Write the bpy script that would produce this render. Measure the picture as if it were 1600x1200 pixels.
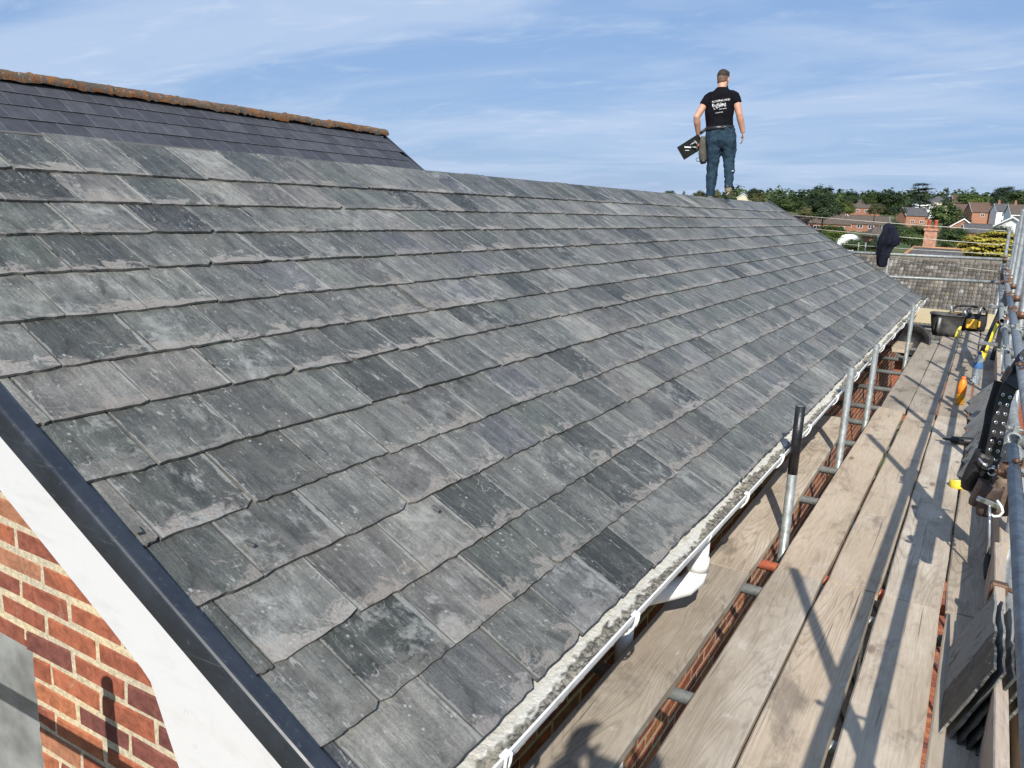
import bpy, bmesh, math, random
from mathutils import Vector, Matrix
R = math.radians
for o in list(bpy.data.objects): bpy.data.objects.remove(o)
scene = bpy.context.scene
col = scene.collection

# ------------------------------------------------------------------ camera
# origin = the phone held by the photographer; X to the right of the eaves, Y along the eaves, Z up
F, YAW, PITCH, ROLL = 1253.77, R(30.0925), R(12.6216), R(2.4015)
fw = Vector((-math.sin(YAW)*math.cos(PITCH), math.cos(YAW)*math.cos(PITCH), -math.sin(PITCH)))
rt = Vector((math.cos(YAW), math.sin(YAW), 0)); up = rt.cross(fw)
rt, up = math.cos(ROLL)*rt + math.sin(ROLL)*up, -math.sin(ROLL)*rt + math.cos(ROLL)*up
cam = bpy.data.objects.new('camera', bpy.data.cameras.new('camera'))
m = Matrix((rt, up, -fw)).transposed().to_4x4()
cam.matrix_world = m
cam.data.sensor_fit = 'HORIZONTAL'; cam.data.sensor_width = 36; cam.data.lens = F/1600*36
cam.data.clip_start = 0.02; cam.data.clip_end = 5000
col.objects.link(cam); scene.camera = cam

# ------------------------------------------------------------------ sky and sun
SUN = Vector((.278, -.743, .609)).normalized()
EL = math.asin(SUN.z); AZ = math.atan2(SUN.x, SUN.y)
w = bpy.data.worlds.new('World'); scene.world = w; w.use_nodes = True
nt = w.node_tree; nt.nodes.clear()
def wn(t): return nt.nodes.new(t)
sky = wn('ShaderNodeTexSky'); sky.sky_type = 'NISHITA'; sky.sun_disc = False
sky.sun_elevation = EL; sky.sun_rotation = AZ; sky.air_density = 1.0; sky.dust_density = .6; sky.ozone_density = 1.6
tc = wn('ShaderNodeTexCoord')
sep = wn('ShaderNodeSeparateXYZ'); nt.links.new(tc.outputs['Generated'], sep.inputs[0])
zz = wn('ShaderNodeMath'); zz.operation = 'MAXIMUM'; nt.links.new(sep.outputs['Z'], zz.inputs[0]); zz.inputs[1].default_value = 0.0
za = wn('ShaderNodeMath'); za.operation = 'ADD'; nt.links.new(zz.outputs[0], za.inputs[0]); za.inputs[1].default_value = .12
dv = wn('ShaderNodeVectorMath'); dv.operation = 'DIVIDE'
cz = wn('ShaderNodeCombineXYZ')
for i in range(3): nt.links.new(za.outputs[0], cz.inputs[i])
nt.links.new(tc.outputs['Generated'], dv.inputs[0]); nt.links.new(cz.outputs[0], dv.inputs[1])
mp = wn('ShaderNodeMapping'); nt.links.new(dv.outputs[0], mp.inputs[0])
mp.inputs['Rotation'].default_value = (0, 0, R(-38)); mp.inputs['Scale'].default_value = (.55, 1.25, .2); mp.inputs['Location'].default_value = (1.3, .4, 0)
def wnoise(scale, detail, rough, dist):
    n = wn('ShaderNodeTexNoise'); n.inputs['Scale'].default_value = scale; n.inputs['Detail'].default_value = detail
    n.inputs['Roughness'].default_value = rough; n.inputs['Distortion'].default_value = dist
    nt.links.new(mp.outputs[0], n.inputs['Vector']); return n.outputs['Fac']
def wramp(fac, a, b, lo, hi):
    n = wn('ShaderNodeMapRange'); n.interpolation_type = 'SMOOTHSTEP'
    for k, v in (('From Min', a), ('From Max', b), ('To Min', lo), ('To Max', hi)): n.inputs[k].default_value = v
    nt.links.new(fac, n.inputs['Value']); return n.outputs[0]
c1 = wramp(wnoise(.9, 5, .55, .7), .36, .66, 0, .75)
c2 = wramp(wnoise(2.6, 8, .62, 1.2), .5, .76, 0, .5)
ca = wn('ShaderNodeMath'); ca.operation = 'ADD'; nt.links.new(c1, ca.inputs[0]); nt.links.new(c2, ca.inputs[1]); ca.use_clamp = True
mx = wn('ShaderNodeMix'); mx.data_type = 'RGBA'; nt.links.new(ca.outputs[0], mx.inputs['Factor'])
veil = wn('ShaderNodeMix'); veil.data_type = 'RGBA'; veil.inputs['Factor'].default_value = .72; nt.links.new(sky.outputs[0], veil.inputs['A']); veil.inputs['B'].default_value = (3.1, 5.05, 8.9, 1)
nt.links.new(veil.outputs['Result'], mx.inputs['A']); mx.inputs['B'].default_value = (5.9, 7.3, 9.6, 1)
bg = wn('ShaderNodeBackground'); nt.links.new(mx.outputs['Result'], bg.inputs[0]); bg.inputs[1].default_value = .075
wo = wn('ShaderNodeOutputWorld'); nt.links.new(bg.outputs[0], wo.inputs[0])
sl = bpy.data.lights.new('sun', 'SUN'); sl.energy = 5.0; sl.angle = R(.53); sl.color = (1, .955, .88)
so = bpy.data.objects.new('sun', sl); so.rotation_euler = SUN.to_track_quat('Z', 'Y').to_euler(); so.location = (20, -40, 40); col.objects.link(so)
scene.view_settings.view_transform = 'Standard'; scene.view_settings.look = 'None'
scene.view_settings.exposure = .28; scene.view_settings.gamma = 1; scene.view_settings.use_curve_mapping = False
scene.render.engine = 'CYCLES'

# ------------------------------------------------------------------ helpers
def at(px, py, Y):
    """point at distance Y along the street on the sight line of a place in the photograph"""
    d = rt*((px-800)/F) - up*((py-600)/F) + fw
    return d*(Y/d.y)
class MB:
    def __init__(s): s.v = []; s.f = []; s.uv = {}; s.c = []; s.cur = (0.5, 0.5, 0.5, 1); s.sm = []; s.smooth = False
    def add(s, vs, fs):
        k = len(s.v); s.v += [tuple(x) for x in vs]; s.c += [s.cur]*len(vs)
        s.f += [tuple(i+k for i in q) for q in fs]; s.sm += [s.smooth]*len(fs); return k
    def box(s, a, b, c=None, rot=None):
        x0, y0, z0 = a; x1, y1, z1 = b
        vs = [Vector(p) for p in ((x0,y0,z0),(x1,y0,z0),(x1,y1,z0),(x0,y1,z0),(x0,y0,z1),(x1,y0,z1),(x1,y1,z1),(x0,y1,z1))]
        if rot is not None:
            cc = Vector(c) if c is not None else (Vector(a)+Vector(b))/2
            vs = [cc + rot @ (p-cc) for p in vs]
        s.add(vs, ((0,3,2,1),(4,5,6,7),(0,1,5,4),(1,2,6,5),(2,3,7,6),(3,0,4,7)))
    def cbox(s, a, b, bev=.004, rot=None, c=None):
        """box with chamfered edges"""
        bm = bmesh.new(); bmesh.ops.create_cube(bm, size=1)
        A = Vector(a); B = Vector(b); d = B-A
        for v in bm.verts: v.co = Vector((A.x+d.x*(v.co.x+.5), A.y+d.y*(v.co.y+.5), A.z+d.z*(v.co.z+.5)))
        bmesh.ops.bevel(bm, geom=list(bm.edges), offset=bev, segments=1, affect='EDGES', profile=.5)
        cc = Vector(c) if c is not None else (A+B)/2
        bm.verts.index_update()
        vs = [v.co.copy() if rot is None else cc + rot @ (v.co-cc) for v in bm.verts]
        s.add(vs, [[v.index for v in f.verts] for f in bm.faces]); bm.free()
    def tube(s, pts, r, n=12, cap=True, flat=1.0, ref=None):
        pts = [Vector(p) for p in pts]; rr = r if isinstance(r, (list, tuple)) else [r]*len(pts)
        rings = []; prev = None
        for i, p in enumerate(pts):
            t = (pts[min(i+1, len(pts)-1)] - pts[max(i-1, 0)]).normalized()
            if ref is not None: a = (Vector(ref) - t*t.dot(Vector(ref))).normalized()
            elif prev is None: a = t.orthogonal().normalized()
            else: a = (prev - t*prev.dot(t)).normalized()
            prev = a; b = t.cross(a)
            q = rr[i] if isinstance(rr[i], (list, tuple)) else (rr[i], rr[i]*flat)
            rings.append([p + a*q[0]*math.cos(2*math.pi*k/n) + b*q[1]*math.sin(2*math.pi*k/n) for k in range(n)])
        vs = [v for q in rings for v in q]; fs = []
        for i in range(len(rings)-1):
            for k in range(n): fs.append((i*n+k, i*n+(k+1) % n, (i+1)*n+(k+1) % n, (i+1)*n+k))
        sm = s.smooth; s.smooth = True; k0 = s.add(vs, fs); s.smooth = sm
        if cap:
            L = (len(rings)-1)*n
            for q in (tuple(range(n))[::-1], tuple(range(L, L+n))):
                s.f.append(tuple(i+k0 for i in q)); s.sm.append(False)
    def pipe(s, p0, p1, r=.02415, wall=.004, n=14):
        """hollow steel tube with open ends"""
        p0 = Vector(p0); p1 = Vector(p1); t = (p1-p0).normalized(); a = t.orthogonal().normalized(); b = t.cross(a)
        def ring(p, q): return [p + a*q*math.cos(2*math.pi*k/n) + b*q*math.sin(2*math.pi*k/n) for k in range(n)]
        e = t*.12
        prof = [(p0+e, r-wall), (p0, r-wall), (p0, r), (p1, r), (p1, r-wall), (p1-e, r-wall)]
        vs = [v for p, q in prof for v in ring(p, q)]; fs = []
        for i in range(5):
            for k in range(n): fs.append((i*n+k, i*n+(k+1) % n, (i+1)*n+(k+1) % n, (i+1)*n+k))
        sm = s.smooth; s.smooth = False; k0 = s.add(vs, fs); s.smooth = sm
        for j in range(2*n, 3*n): s.sm[len(s.sm)-5*n+j] = True
    def ell(s, c, r, nu=14, nv=9, rot=None):
        vs = []; fs = []
        for j in range(nv+1):
            ph = math.pi*j/nv
            for i in range(nu):
                t = 2*math.pi*i/nu
                p = Vector((r[0]*math.sin(ph)*math.cos(t), r[1]*math.sin(ph)*math.sin(t), r[2]*math.cos(ph)))
                if rot is not None: p = rot @ p
                vs.append(Vector(c)+p)
        for j in range(nv):
            for i in range(nu): fs.append((j*nu+i, (j+1)*nu+i, (j+1)*nu+(i+1) % nu, j*nu+(i+1) % nu))
        sm = s.smooth; s.smooth = True; s.add(vs, fs); s.smooth = sm
    def lathe(s, prof, c=(0,0,0), n=20, rot=None):
        vs = []; fs = []
        for r, z in prof:
            for k in range(n):
                p = Vector((r*math.cos(2*math.pi*k/n), r*math.sin(2*math.pi*k/n), z))
                if rot is not None: p = rot @ p
                vs.append(Vector(c)+p)
        for i in range(len(prof)-1):
            for k in range(n): fs.append((i*n+k, i*n+(k+1) % n, (i+1)*n+(k+1) % n, (i+1)*n+k))
        sm = s.smooth; s.smooth = True; s.add(vs, fs); s.smooth = sm
    def prism(s, poly, d):
        """poly: list of 3-D points of a flat outline, d: extrusion vector"""
        n = len(poly); d = Vector(d); vs = [Vector(p) for p in poly] + [Vector(p)+d for p in poly]
        fs = [tuple(range(n))[::-1], tuple(range(n, 2*n))] + [(i, (i+1) % n, n+(i+1) % n, n+i) for i in range(n)]
        s.add(vs, fs)
    def mesh(s, name, mat, fix=True):
        me = bpy.data.meshes.new(name); me.from_pydata(s.v, [], s.f)
        if fix:
            bm = bmesh.new(); bm.from_mesh(me); bmesh.ops.recalc_face_normals(bm, faces=bm.faces); bm.to_mesh(me); bm.free()
        me.polygons.foreach_set('use_smooth', s.sm)
        a = me.attributes.new('rnd', 'FLOAT_COLOR', 'POINT')
        a.data.foreach_set('color', [x for q in s.c for x in q])
        if s.uv:
            u = me.uv_layers.new(name='UVMap')
            for lp in me.loops: u.data[lp.index].uv = s.uv.get(lp.vertex_index, (0, 0))
        for q in (mat if isinstance(mat, (list, tuple)) else [mat]): me.materials.append(q)
        me.update(); return me
    def build(s, name, mat, parent=None, loc=None, fix=True):
        return link(name, s.mesh(name, mat, fix), parent, loc)
def link(name, me, parent=None, loc=None):
    o = bpy.data.objects.new(name, me); col.objects.link(o)
    if loc is not None: o.location = loc
    if parent is not None: o.parent = parent
    return o
def tag(o, label, cat=None, group=None, kind=None):
    if label: o['label'] = label
    if cat: o['category'] = cat
    if group: o['group'] = group
    if kind: o['kind'] = kind
    return o
def thing(name, label, cat, loc=(0,0,0), group=None, rz=0):
    o = bpy.data.objects.new(name, None); o.empty_display_size = .2; col.objects.link(o); o.location = loc; o.rotation_euler.z = rz
    return tag(o, label, cat, group)
rng = random.Random(7)
def rc(): return (rng.random(), rng.random(), rng.random(), 1)

# ------------------------------------------------------------------ materials
class G:
    def __init__(s, name, rough=.6, metal=0., spec=.5):
        s.m = bpy.data.materials.new(name); s.m.use_nodes = True; s.t = s.m.node_tree; s.b = s.t.nodes['Principled BSDF']
        s.b.inputs['Roughness'].default_value = rough; s.b.inputs['Metallic'].default_value = metal
        s.b.inputs['Specular IOR Level'].default_value = spec
    def put(s, sock, v):
        if isinstance(v, bpy.types.NodeSocket): s.t.links.new(v, sock)
        elif isinstance(v, (tuple, list)) and len(v) == 3 and sock.type == 'RGBA': sock.default_value = (*v, 1)
        else: sock.default_value = v
    def n(s, typ, out=0, attr=None, **kw):
        d = s.t.nodes.new('ShaderNode'+typ)
        for k, v in (attr or {}).items(): setattr(d, k, v)
        for k, v in kw.items():
            k = int(k[1:]) if k[0] == '_' else k
            s.put(d.inputs[k], v)
        return d.outputs[out]
    def noise(s, vec, scale, detail=4, rough=.55, dist=0., out='Fac'):
        return s.n('TexNoise', out, Vector=vec, Scale=scale, Detail=detail, Roughness=rough, Distortion=dist)
    def math(s, op, a, b=0., clamp=False): return s.n('Math', 0, {'operation': op, 'use_clamp': clamp}, _0=a, _1=b)
    def ramp(s, f, a, b, lo=0., hi=1., smooth=True):
        d = s.t.nodes.new('ShaderNodeMapRange'); d.interpolation_type = 'SMOOTHSTEP' if smooth else 'LINEAR'
        for k, v in (('Value', f), ('From Min', a), ('From Max', b), ('To Min', lo), ('To Max', hi)): s.put(d.inputs[k], v)
        return d.outputs[0]
    def mix(s, f, a, b, mode='MIX'):
        d = s.t.nodes.new('ShaderNodeMix'); d.data_type = 'RGBA'; d.blend_type = mode
        s.put(d.inputs['Factor'], f)
        for i, v in ((6, a), (7, b)): s.put(d.inputs[i], v)
        return d.outputs[2]
    def cr(s, f, stops):
        d = s.t.nodes.new('ShaderNodeValToRGB'); e = d.color_ramp.elements
        while len(e) < len(stops): e.new(.5)
        for q, (p, c) in zip(e, stops): q.position = p; q.color = (*c, 1)
        s.put(d.inputs[0], f); return d.outputs[0]
    def vec(s, v, sc=(1,1,1), loc=(0,0,0), rot=(0,0,0)): return s.n('Mapping', 0, None, Vector=v, Scale=sc, Location=loc, Rotation=rot)
    def vmul(s, c, f): return s.mix(1., c, s.n('CombineColor', 0, None, Red=f, Green=f, Blue=f), 'MULTIPLY')
    def obj(s): return s.n('TexCoord', 'Object')
    def bump(s, h, strength=.3, dist=.01): s.put(s.b.inputs['Normal'], s.n('Bump', 0, None, Height=h, Strength=strength, Distance=dist))
    def col(s, c): s.put(s.b.inputs['Base Color'], c)
    def rgh(s, c): s.put(s.b.inputs['Roughness'], c)

def simple(name, c, rough=.6, metal=0., var=.25, scale=12., bump=.15, spec=.5, bd=.003):
    g = G(name, rough, metal, spec); o = g.obj(); k = g.noise(o, scale, 5, .6)
    g.col(g.vmul(c, g.ramp(k, .3, .7, 1-var, 1+var))); 
    if bump: g.bump(g.noise(o, scale*6, 4, .6), bump, bd)
    return g.m

def slate_mat(name, dark=False, obj_random=False):
    g = G(name, .62, 0, .45)
    if obj_random:
        oi = g.n('ObjectInfo', 'Random'); r = oi; hue = g.math('FRACT', g.math('MULTIPLY', oi, 17.3)); sd = g.math('FRACT', g.math('MULTIPLY', oi, 91.7))
    else:
        a = g.n('Attribute', 'Color', {'attribute_name': 'rnd'}); sp = g.t.nodes.new('ShaderNodeSeparateColor'); g.put(sp.inputs[0], a)
        r, hue, sd = sp.outputs[0], sp.outputs[1], sp.outputs[2]
    uv = g.n('UVMap', 0); su = g.t.nodes.new('ShaderNodeSeparateXYZ'); g.put(su.inputs[0], uv)
    u, v = su.outputs[0], su.outputs[1]
    p = g.n('CombineXYZ', 0, None, X=u, Y=v, Z=g.math('MULTIPLY', sd, 60.))
    if dark:
        base = g.cr(r, [(0, (.040,.040,.046)), (.5, (.052,.052,.060)), (1, (.068,.068,.074))])
        k = g.noise(p, 9, 5, .6); base = g.vmul(base, g.ramp(k, .3, .7, .85, 1.18))
        sk = g.noise(g.vec(p, (60, 5, 1)), 1, 3, .5); base = g.vmul(base, g.ramp(sk, .35, .7, .9, 1.15))
        base = g.mix(g.math('MULTIPLY', g.ramp(g.noise(p, 22, 4, .7), .68, .8), .25), base, (.16,.16,.15))
        lit_edge = g.math('MAXIMUM', g.ramp(g.math('ABSOLUTE', u), .143, .1475), g.ramp(v, .010, .004)); base = g.mix(g.math('MULTIPLY', lit_edge, g.ramp(k, .3, .6, .25, .8)), base, (.15,.15,.155))  # pale edge lines: light catching the slate edges, painted into the colour
        g.col(base); g.bump(k, .12, .003); return g.m
    base = g.cr(r, [(0, (.036,.038,.034)), (.18, (.070,.072,.064)), (.5, (.110,.110,.098)), (.8, (.148,.146,.130)), (1, (.22,.212,.185))])
    base = g.mix(g.ramp(hue, .93, .97, 0, .4), base, (.112,.110,.128))
    base = g.mix(g.ramp(hue, .2, .08, 0, .5), base, (.155,.142,.128))
    base = g.mix(g.ramp(g.math('ABSOLUTE', g.math('SUBTRACT', hue, .5)), .14, .04, 0, .35), base, (.098,.112,.092))
    cl = g.noise(p, 4.5, 6, .62, .5); base = g.vmul(base, g.ramp(cl, .28, .72, .72, 1.30))
    m2 = g.noise(g.vec(p, (1,1,1), (7,3,1)), 19, 6, .7, .3); base = g.vmul(base, g.ramp(m2, .3, .7, .84, 1.18))
    m3 = g.noise(g.vec(p, (1,1,1), (2,9,5)), 120, 5, .75); base = g.vmul(base, g.ramp(m3, .3, .7, .82, 1.2))
    sk = g.noise(g.vec(p, (26, 2.0, 1)), 1, 5, .62, .7); base = g.vmul(base, g.ramp(sk, .3, .74, .74, 1.36))
    bw = g.noise(g.vec(p, (5, 4, 1), (17, 5, 3)), 1, 6, .7, .6); base = g.mix(g.math('MULTIPLY', g.ramp(bw, .5, .7), .4), base, (.13,.117,.098))
    c1_ = g.math('ABSOLUTE', g.math('SUBTRACT', g.noise(g.vec(p, (30, 1.6, 1), (8, 2, 6)), 1, 5, .62, .5), .5)); base = g.vmul(base, g.ramp(c1_, .0, .014, .62, 1.))
    c2_ = g.math('ABSOLUTE', g.math('SUBTRACT', g.noise(g.vec(p, (16, 2.2, 1), (1, 12, 9)), 1, 6, .7, .8), .53)); base = g.mix(g.math('MULTIPLY', g.ramp(c2_, .010, .002), .4), base, (.27,.27,.25))
    # damp dark staining
    dk = g.noise(g.vec(p, (6, 3.2, 1), (3, 8, 2)), 1, 6, .68, .9); base = g.vmul(base, g.ramp(dk, .54, .70, 1., .5))
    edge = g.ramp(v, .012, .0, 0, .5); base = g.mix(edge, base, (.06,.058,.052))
    # buff and pinkish lichen growing in from the tail
    li = g.math('ADD', g.noise(g.vec(p, (10, 15, 1), (11, 0, 5)), 1, 8, .72, .7), g.math('MULTIPLY', g.math('SUBTRACT', .07, v), 2.3))
    lm = g.math('MULTIPLY', g.ramp(li, .56, .63), g.ramp(g.math('FRACT', g.math('MULTIPLY', sd, 7.7)), .1, .8, .15, .85))
    lm = g.math('MULTIPLY', lm, g.ramp(m3, .3, .62, .45, 1.))
    lc = g.mix(hue, (.265,.232,.195), (.34,.305,.27)); base = g.mix(lm, base, lc)
    # wide pale crusty bloom on some slates
    bl = g.noise(g.vec(p, (8, 5, 1), (21, 2, 8)), 1, 8, .74, .25)
    base = g.mix(g.math('MULTIPLY', g.math('MULTIPLY', g.ramp(bl, .50, .60), g.ramp(g.math('FRACT', g.math('MULTIPLY', sd, 13.1)), .62, .95, 0, .75)), g.ramp(m2, .35, .6, .3, 1)), base, (.31,.31,.285))
    # pale flakes, scratches and specks
    fl = g.noise(g.vec(p, (34, 8, 1), (4, 4, 4), (0, 0, .55)), 1, 7, .72, 1.4)
    base = g.mix(g.math('MULTIPLY', g.ramp(fl, .60, .65), .62), base, (.36,.36,.335))
    wv = g.math('ABSOLUTE', g.math('SUBTRACT', g.noise(g.vec(p, (1,1,1), (31,3,3)), 7, 3, .5, 1.6), .5))
    base = g.mix(g.math('MULTIPLY', g.ramp(wv, .006, .002), g.ramp(g.noise(g.vec(p, (1,1,1), (1,7,9)), 6, 2), .55, .66, 0, .75)), base, (.36,.36,.34))
    sc = g.n('TexVoronoi', 0, {'feature': 'F1'}, Vector=p, Scale=46., Randomness=1.)
    base = g.mix(g.math('MULTIPLY', g.ramp(sc, .26, .12), g.ramp(g.noise(g.vec(p, (1,1,1), (6,1,2)), 9, 4, .6), .52, .64, 0, .8)), base, (.37,.37,.34))
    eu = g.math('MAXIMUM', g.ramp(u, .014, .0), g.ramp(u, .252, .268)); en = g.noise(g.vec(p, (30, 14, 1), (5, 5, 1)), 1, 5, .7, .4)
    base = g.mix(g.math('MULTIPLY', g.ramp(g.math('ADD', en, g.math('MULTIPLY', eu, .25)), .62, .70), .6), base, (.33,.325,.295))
    base = g.vmul(base, g.ramp(u, .0, .003, .45, 1.))
    g.col(base)
    g.rgh(g.ramp(cl, .3, .7, .48, .7))
    h = g.math('ADD', g.math('MULTIPLY', sk, .35), g.math('ADD', g.math('MULTIPLY', m3, .9), g.math('ADD', m2, g.math('MULTIPLY', cl, 1.4))))
    g.bump(h, .62, .005); return g.m

def wood_mat(name, tint=(.355,.295,.225), tint2=(.475,.415,.335), dark=(.13,.10,.075), contrast=1.):
    g = G(name, .8, 0, .25)
    o = g.obj(); rnd = g.n('ObjectInfo', 'Random')
    off = g.n('CombineXYZ', 0, None, X=g.math('MULTIPLY', rnd, 13.), Y=g.math('MULTIPLY', rnd, 71.), Z=g.math('MULTIPLY', rnd, 37.))
    p = g.n('VectorMath', 0, {'operation': 'ADD'}, _0=o, _1=off)
    big = g.noise(g.vec(p, (5.0, .42, 5.0)), 1, 2, .45, .15)
    rings = g.math('SINE', g.math('MULTIPLY', big, 230.))
    fine = g.noise(g.vec(p, (150, 9, 150)), 1, 4, .65)
    med = g.noise(g.vec(p, (30, 1.6, 30)), 1, 5, .65, .5)
    cloud = g.noise(g.vec(p, (3.5, 1.3, 3.5)), 1.4, 5, .6)
    c = g.mix(g.ramp(cloud, .33, .66), tint, tint2)
    warm = g.mix(g.ramp(rnd, .35, .8, 0, .55), c, (.40,.305,.21)); c = warm
    gm = g.ramp(g.noise(g.vec(p, (3, .5, 3), (2, 6, 1)), 1, 3, .5), .46, .66, .03, .34*contrast)
    c = g.mix(g.math('MULTIPLY', g.ramp(rings, .35, 1.), gm), c, dark)
    c = g.mix(g.math('MULTIPLY', g.ramp(med, .5, .75), .34*contrast), c, dark)
    c = g.vmul(c, g.ramp(fine, .3, .7, .9, 1.08)); crk = g.noise(g.vec(p, (75, .9, 75), (3, 3, 3)), 1, 4, .6, .2); c = g.mix(g.math('MULTIPLY', g.ramp(crk, .67, .71), .7), c, (.06,.048,.04))
    c = g.vmul(c, g.ramp(g.math('FRACT', g.math('MULTIPLY', rnd, 5.3)), 0, 1, .78, 1.15))
    vo = g.n('TexVoronoi', 0, {'feature': 'F1'}, Vector=g.vec(p, (4.2, 1.6, 4.2)), Scale=1.)
    c = g.mix(g.math('MULTIPLY', g.ramp(vo, .10, .045), .7), c, (.13,.085,.06))
    st = g.noise(g.vec(p, (6, 5, 6), (9, 9, 9)), 1.6, 6, .7, .6)
    c = g.mix(g.math('MULTIPLY', g.ramp(st, .6, .70), .5), c, (.55,.51,.45))
    c = g.mix(g.math('MULTIPLY', g.ramp(g.noise(g.vec(p, (2.2, 1.1, 2.2), (5, 2, 7)), 2.2, 6, .7, .3), .52, .68), .6), c, (.135,.112,.09))
    g.col(c); h = g.math('ADD', g.math('MULTIPLY', rings, .25), g.math('ADD', fine, g.math('MULTIPLY', med, .8)))
    g.bump(h, .3, .0025); return g.m

def brick_mat(name, obj_random):
    g = G(name, .88, 0, .2); o = g.obj()
    if obj_random:
        r = g.n('ObjectInfo', 'Random'); p = g.n('VectorMath', 0, {'operation': 'ADD'}, _0=o, _1=g.n('CombineXYZ', 0, None, X=g.math('MULTIPLY', r, 31.), Y=g.math('MULTIPLY', r, 17.), Z=g.math('MULTIPLY', r, 53.)))
    else:
        a = g.n('Attribute', 'Color', {'attribute_name': 'rnd'}); sp = g.t.nodes.new('ShaderNodeSeparateColor'); g.put(sp.inputs[0], a); r = sp.outputs[0]; p = o
    c = g.cr(r, [(0, (.13,.052,.046)), (.16, (.19,.066,.048)), (.45, (.28,.090,.052)), (.72, (.34,.118,.060)), (.9, (.40,.165,.075)), (1, (.24,.125,.09))])
    k = g.noise(p, 26, 6, .68, .4); c = g.vmul(c, g.ramp(k, .3, .7, .68, 1.3))
    c = g.mix(g.math('MULTIPLY', g.ramp(g.noise(g.vec(p, (16, 16, 9)), 1, 6, .7, .5), .58, .74), .4), c, (.46,.36,.27))
    c = g.mix(g.math('MULTIPLY', g.ramp(g.noise(p, 75, 3, .6), .66, .74), .6), c, (.10,.05,.04))
    c = g.mix(g.math('MULTIPLY', g.ramp(g.noise(g.vec(p, (9, 9, 9), (5, 5, 5)), 1, 5, .6), .6, .75), .4), c, (.12,.075,.065))
    g.col(c); g.bump(g.math('ADD', k, g.noise(p, 90, 4, .7)), .55, .005); return g.m

def mortar_mat():
    g = G('sandy_mortar', .95, 0, .1); o = g.obj(); k = g.noise(o, 70, 5, .7)
    c = g.mix(g.ramp(g.noise(o, 5, 4), .35, .65), (.56,.465,.30), (.48,.42,.31)); g.col(g.vmul(c, g.ramp(k, .3, .7, .72, 1.22))); g.bump(k, .8, .006); return g.m

def galv_mat(name='galvanised_steel', c=(.25,.265,.26), rust=.4):
    g = G(name, .5, .45, .5); o = g.obj(); a = g.noise(o, 26, 5, .65); b = g.noise(g.vec(o, (7, 7, 7), (3, 1, 2)), 1, 6, .7)
    q = g.vmul(c, g.ramp(a, .3, .7, .72, 1.3)); q = g.mix(g.math('MULTIPLY', g.ramp(b, .58, .75), rust), q, (.20,.13,.085))
    q = g.mix(g.math('MULTIPLY', g.ramp(g.noise(g.vec(o, (11, 11, 11), (8, 1, 2)), 1, 6, .75), .62, .7), .5), q, (.40,.41,.385))
    g.col(q); g.rgh(g.ramp(b, .3, .7, .42, .68)); g.bump(a, .2, .002); return g.m

def pvc_mat(name, dirty=.5):
    g = G(name, .42, 0, .5); o = g.obj(); k = g.noise(o, 9, 6, .7); f = g.noise(o, 60, 4, .7)
    c = g.mix(g.math('MULTIPLY', g.ramp(k, .48, .75), dirty), (.80,.80,.78), (.45,.43,.37)); c = g.mix(g.math('MULTIPLY', g.ramp(f, .62, .72), dirty*.7), c, (.33,.31,.27))
    g.col(c); return g.m

def leaf_mat(name, a, b, c2=None, trans=.25):
    g = G(name, .6, 0, .25); at_ = g.n('Attribute', 'Color', {'attribute_name': 'rnd'}); sp = g.t.nodes.new('ShaderNodeSeparateColor'); g.put(sp.inputs[0], at_)
    oi = g.n('ObjectInfo', 'Random')
    c = g.mix(sp.outputs[0], a, b)
    if c2: c = g.mix(g.ramp(sp.outputs[1], .5, .9), c, c2)
    c = g.vmul(c, g.ramp(oi, 0, 1, .85, 1.15)); g.col(c)
    tr = g.t.nodes.new('ShaderNodeBsdfTranslucent'); g.put(tr.inputs[0], c); ms = g.t.nodes.new('ShaderNodeMixShader'); ms.inputs[0].default_value = trans
    out = g.t.nodes['Material Output']; g.t.links.new(g.b.outputs[0], ms.inputs[1]); g.t.links.new(tr.outputs[0], ms.inputs[2]); g.t.links.new(ms.outputs[0], out.inputs[0])
    return g.m

def barge_mat():
    g = G('white_bargeboard_paint', .45, 0, .45); o = g.obj(); k = g.noise(o, 7, 6, .7); f = g.noise(o, 45, 5, .7)
    c = g.mix(g.math('MULTIPLY', g.ramp(k, .5, .75), .22), (.58,.58,.585), (.42,.42,.42)); c = g.mix(g.math('MULTIPLY', g.ramp(f, .66, .72), .5), c, (.4,.39,.37))
    c = g.mix(g.math('MULTIPLY', g.ramp(g.noise(g.vec(o, (3, 3, 14), (0,0,0), (0, R(29), 0)), 1, 6, .7, .4), .5, .72), .3), c, (.40,.39,.36)); g.col(c); g.bump(g.math('ADD', k, g.math('MULTIPLY', f, .3)), .2, .006); return g.m
def trim_mat():
    g = G('anthracite_verge_trim', .4, 0, .5); o = g.obj(); k = g.noise(o, 6, 6, .7); s_ = g.noise(g.vec(o, (2, 90, 90), (0,0,0), (0, R(29), 0)), 1, 4, .6)
    c = g.vmul((.021,.025,.033), g.ramp(k, .3, .7, .8, 1.35)); c = g.mix(g.math('MULTIPLY', g.ramp(s_, .6, .72), .3), c, (.12,.125,.135)); c = g.mix(g.math('MULTIPLY', g.ramp(g.noise(o, 60, 5, .7), .62, .72), .35), c, (.13,.13,.125)); g.col(c); g.rgh(g.ramp(k, .3, .7, .3, .52)); return g.m

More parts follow.
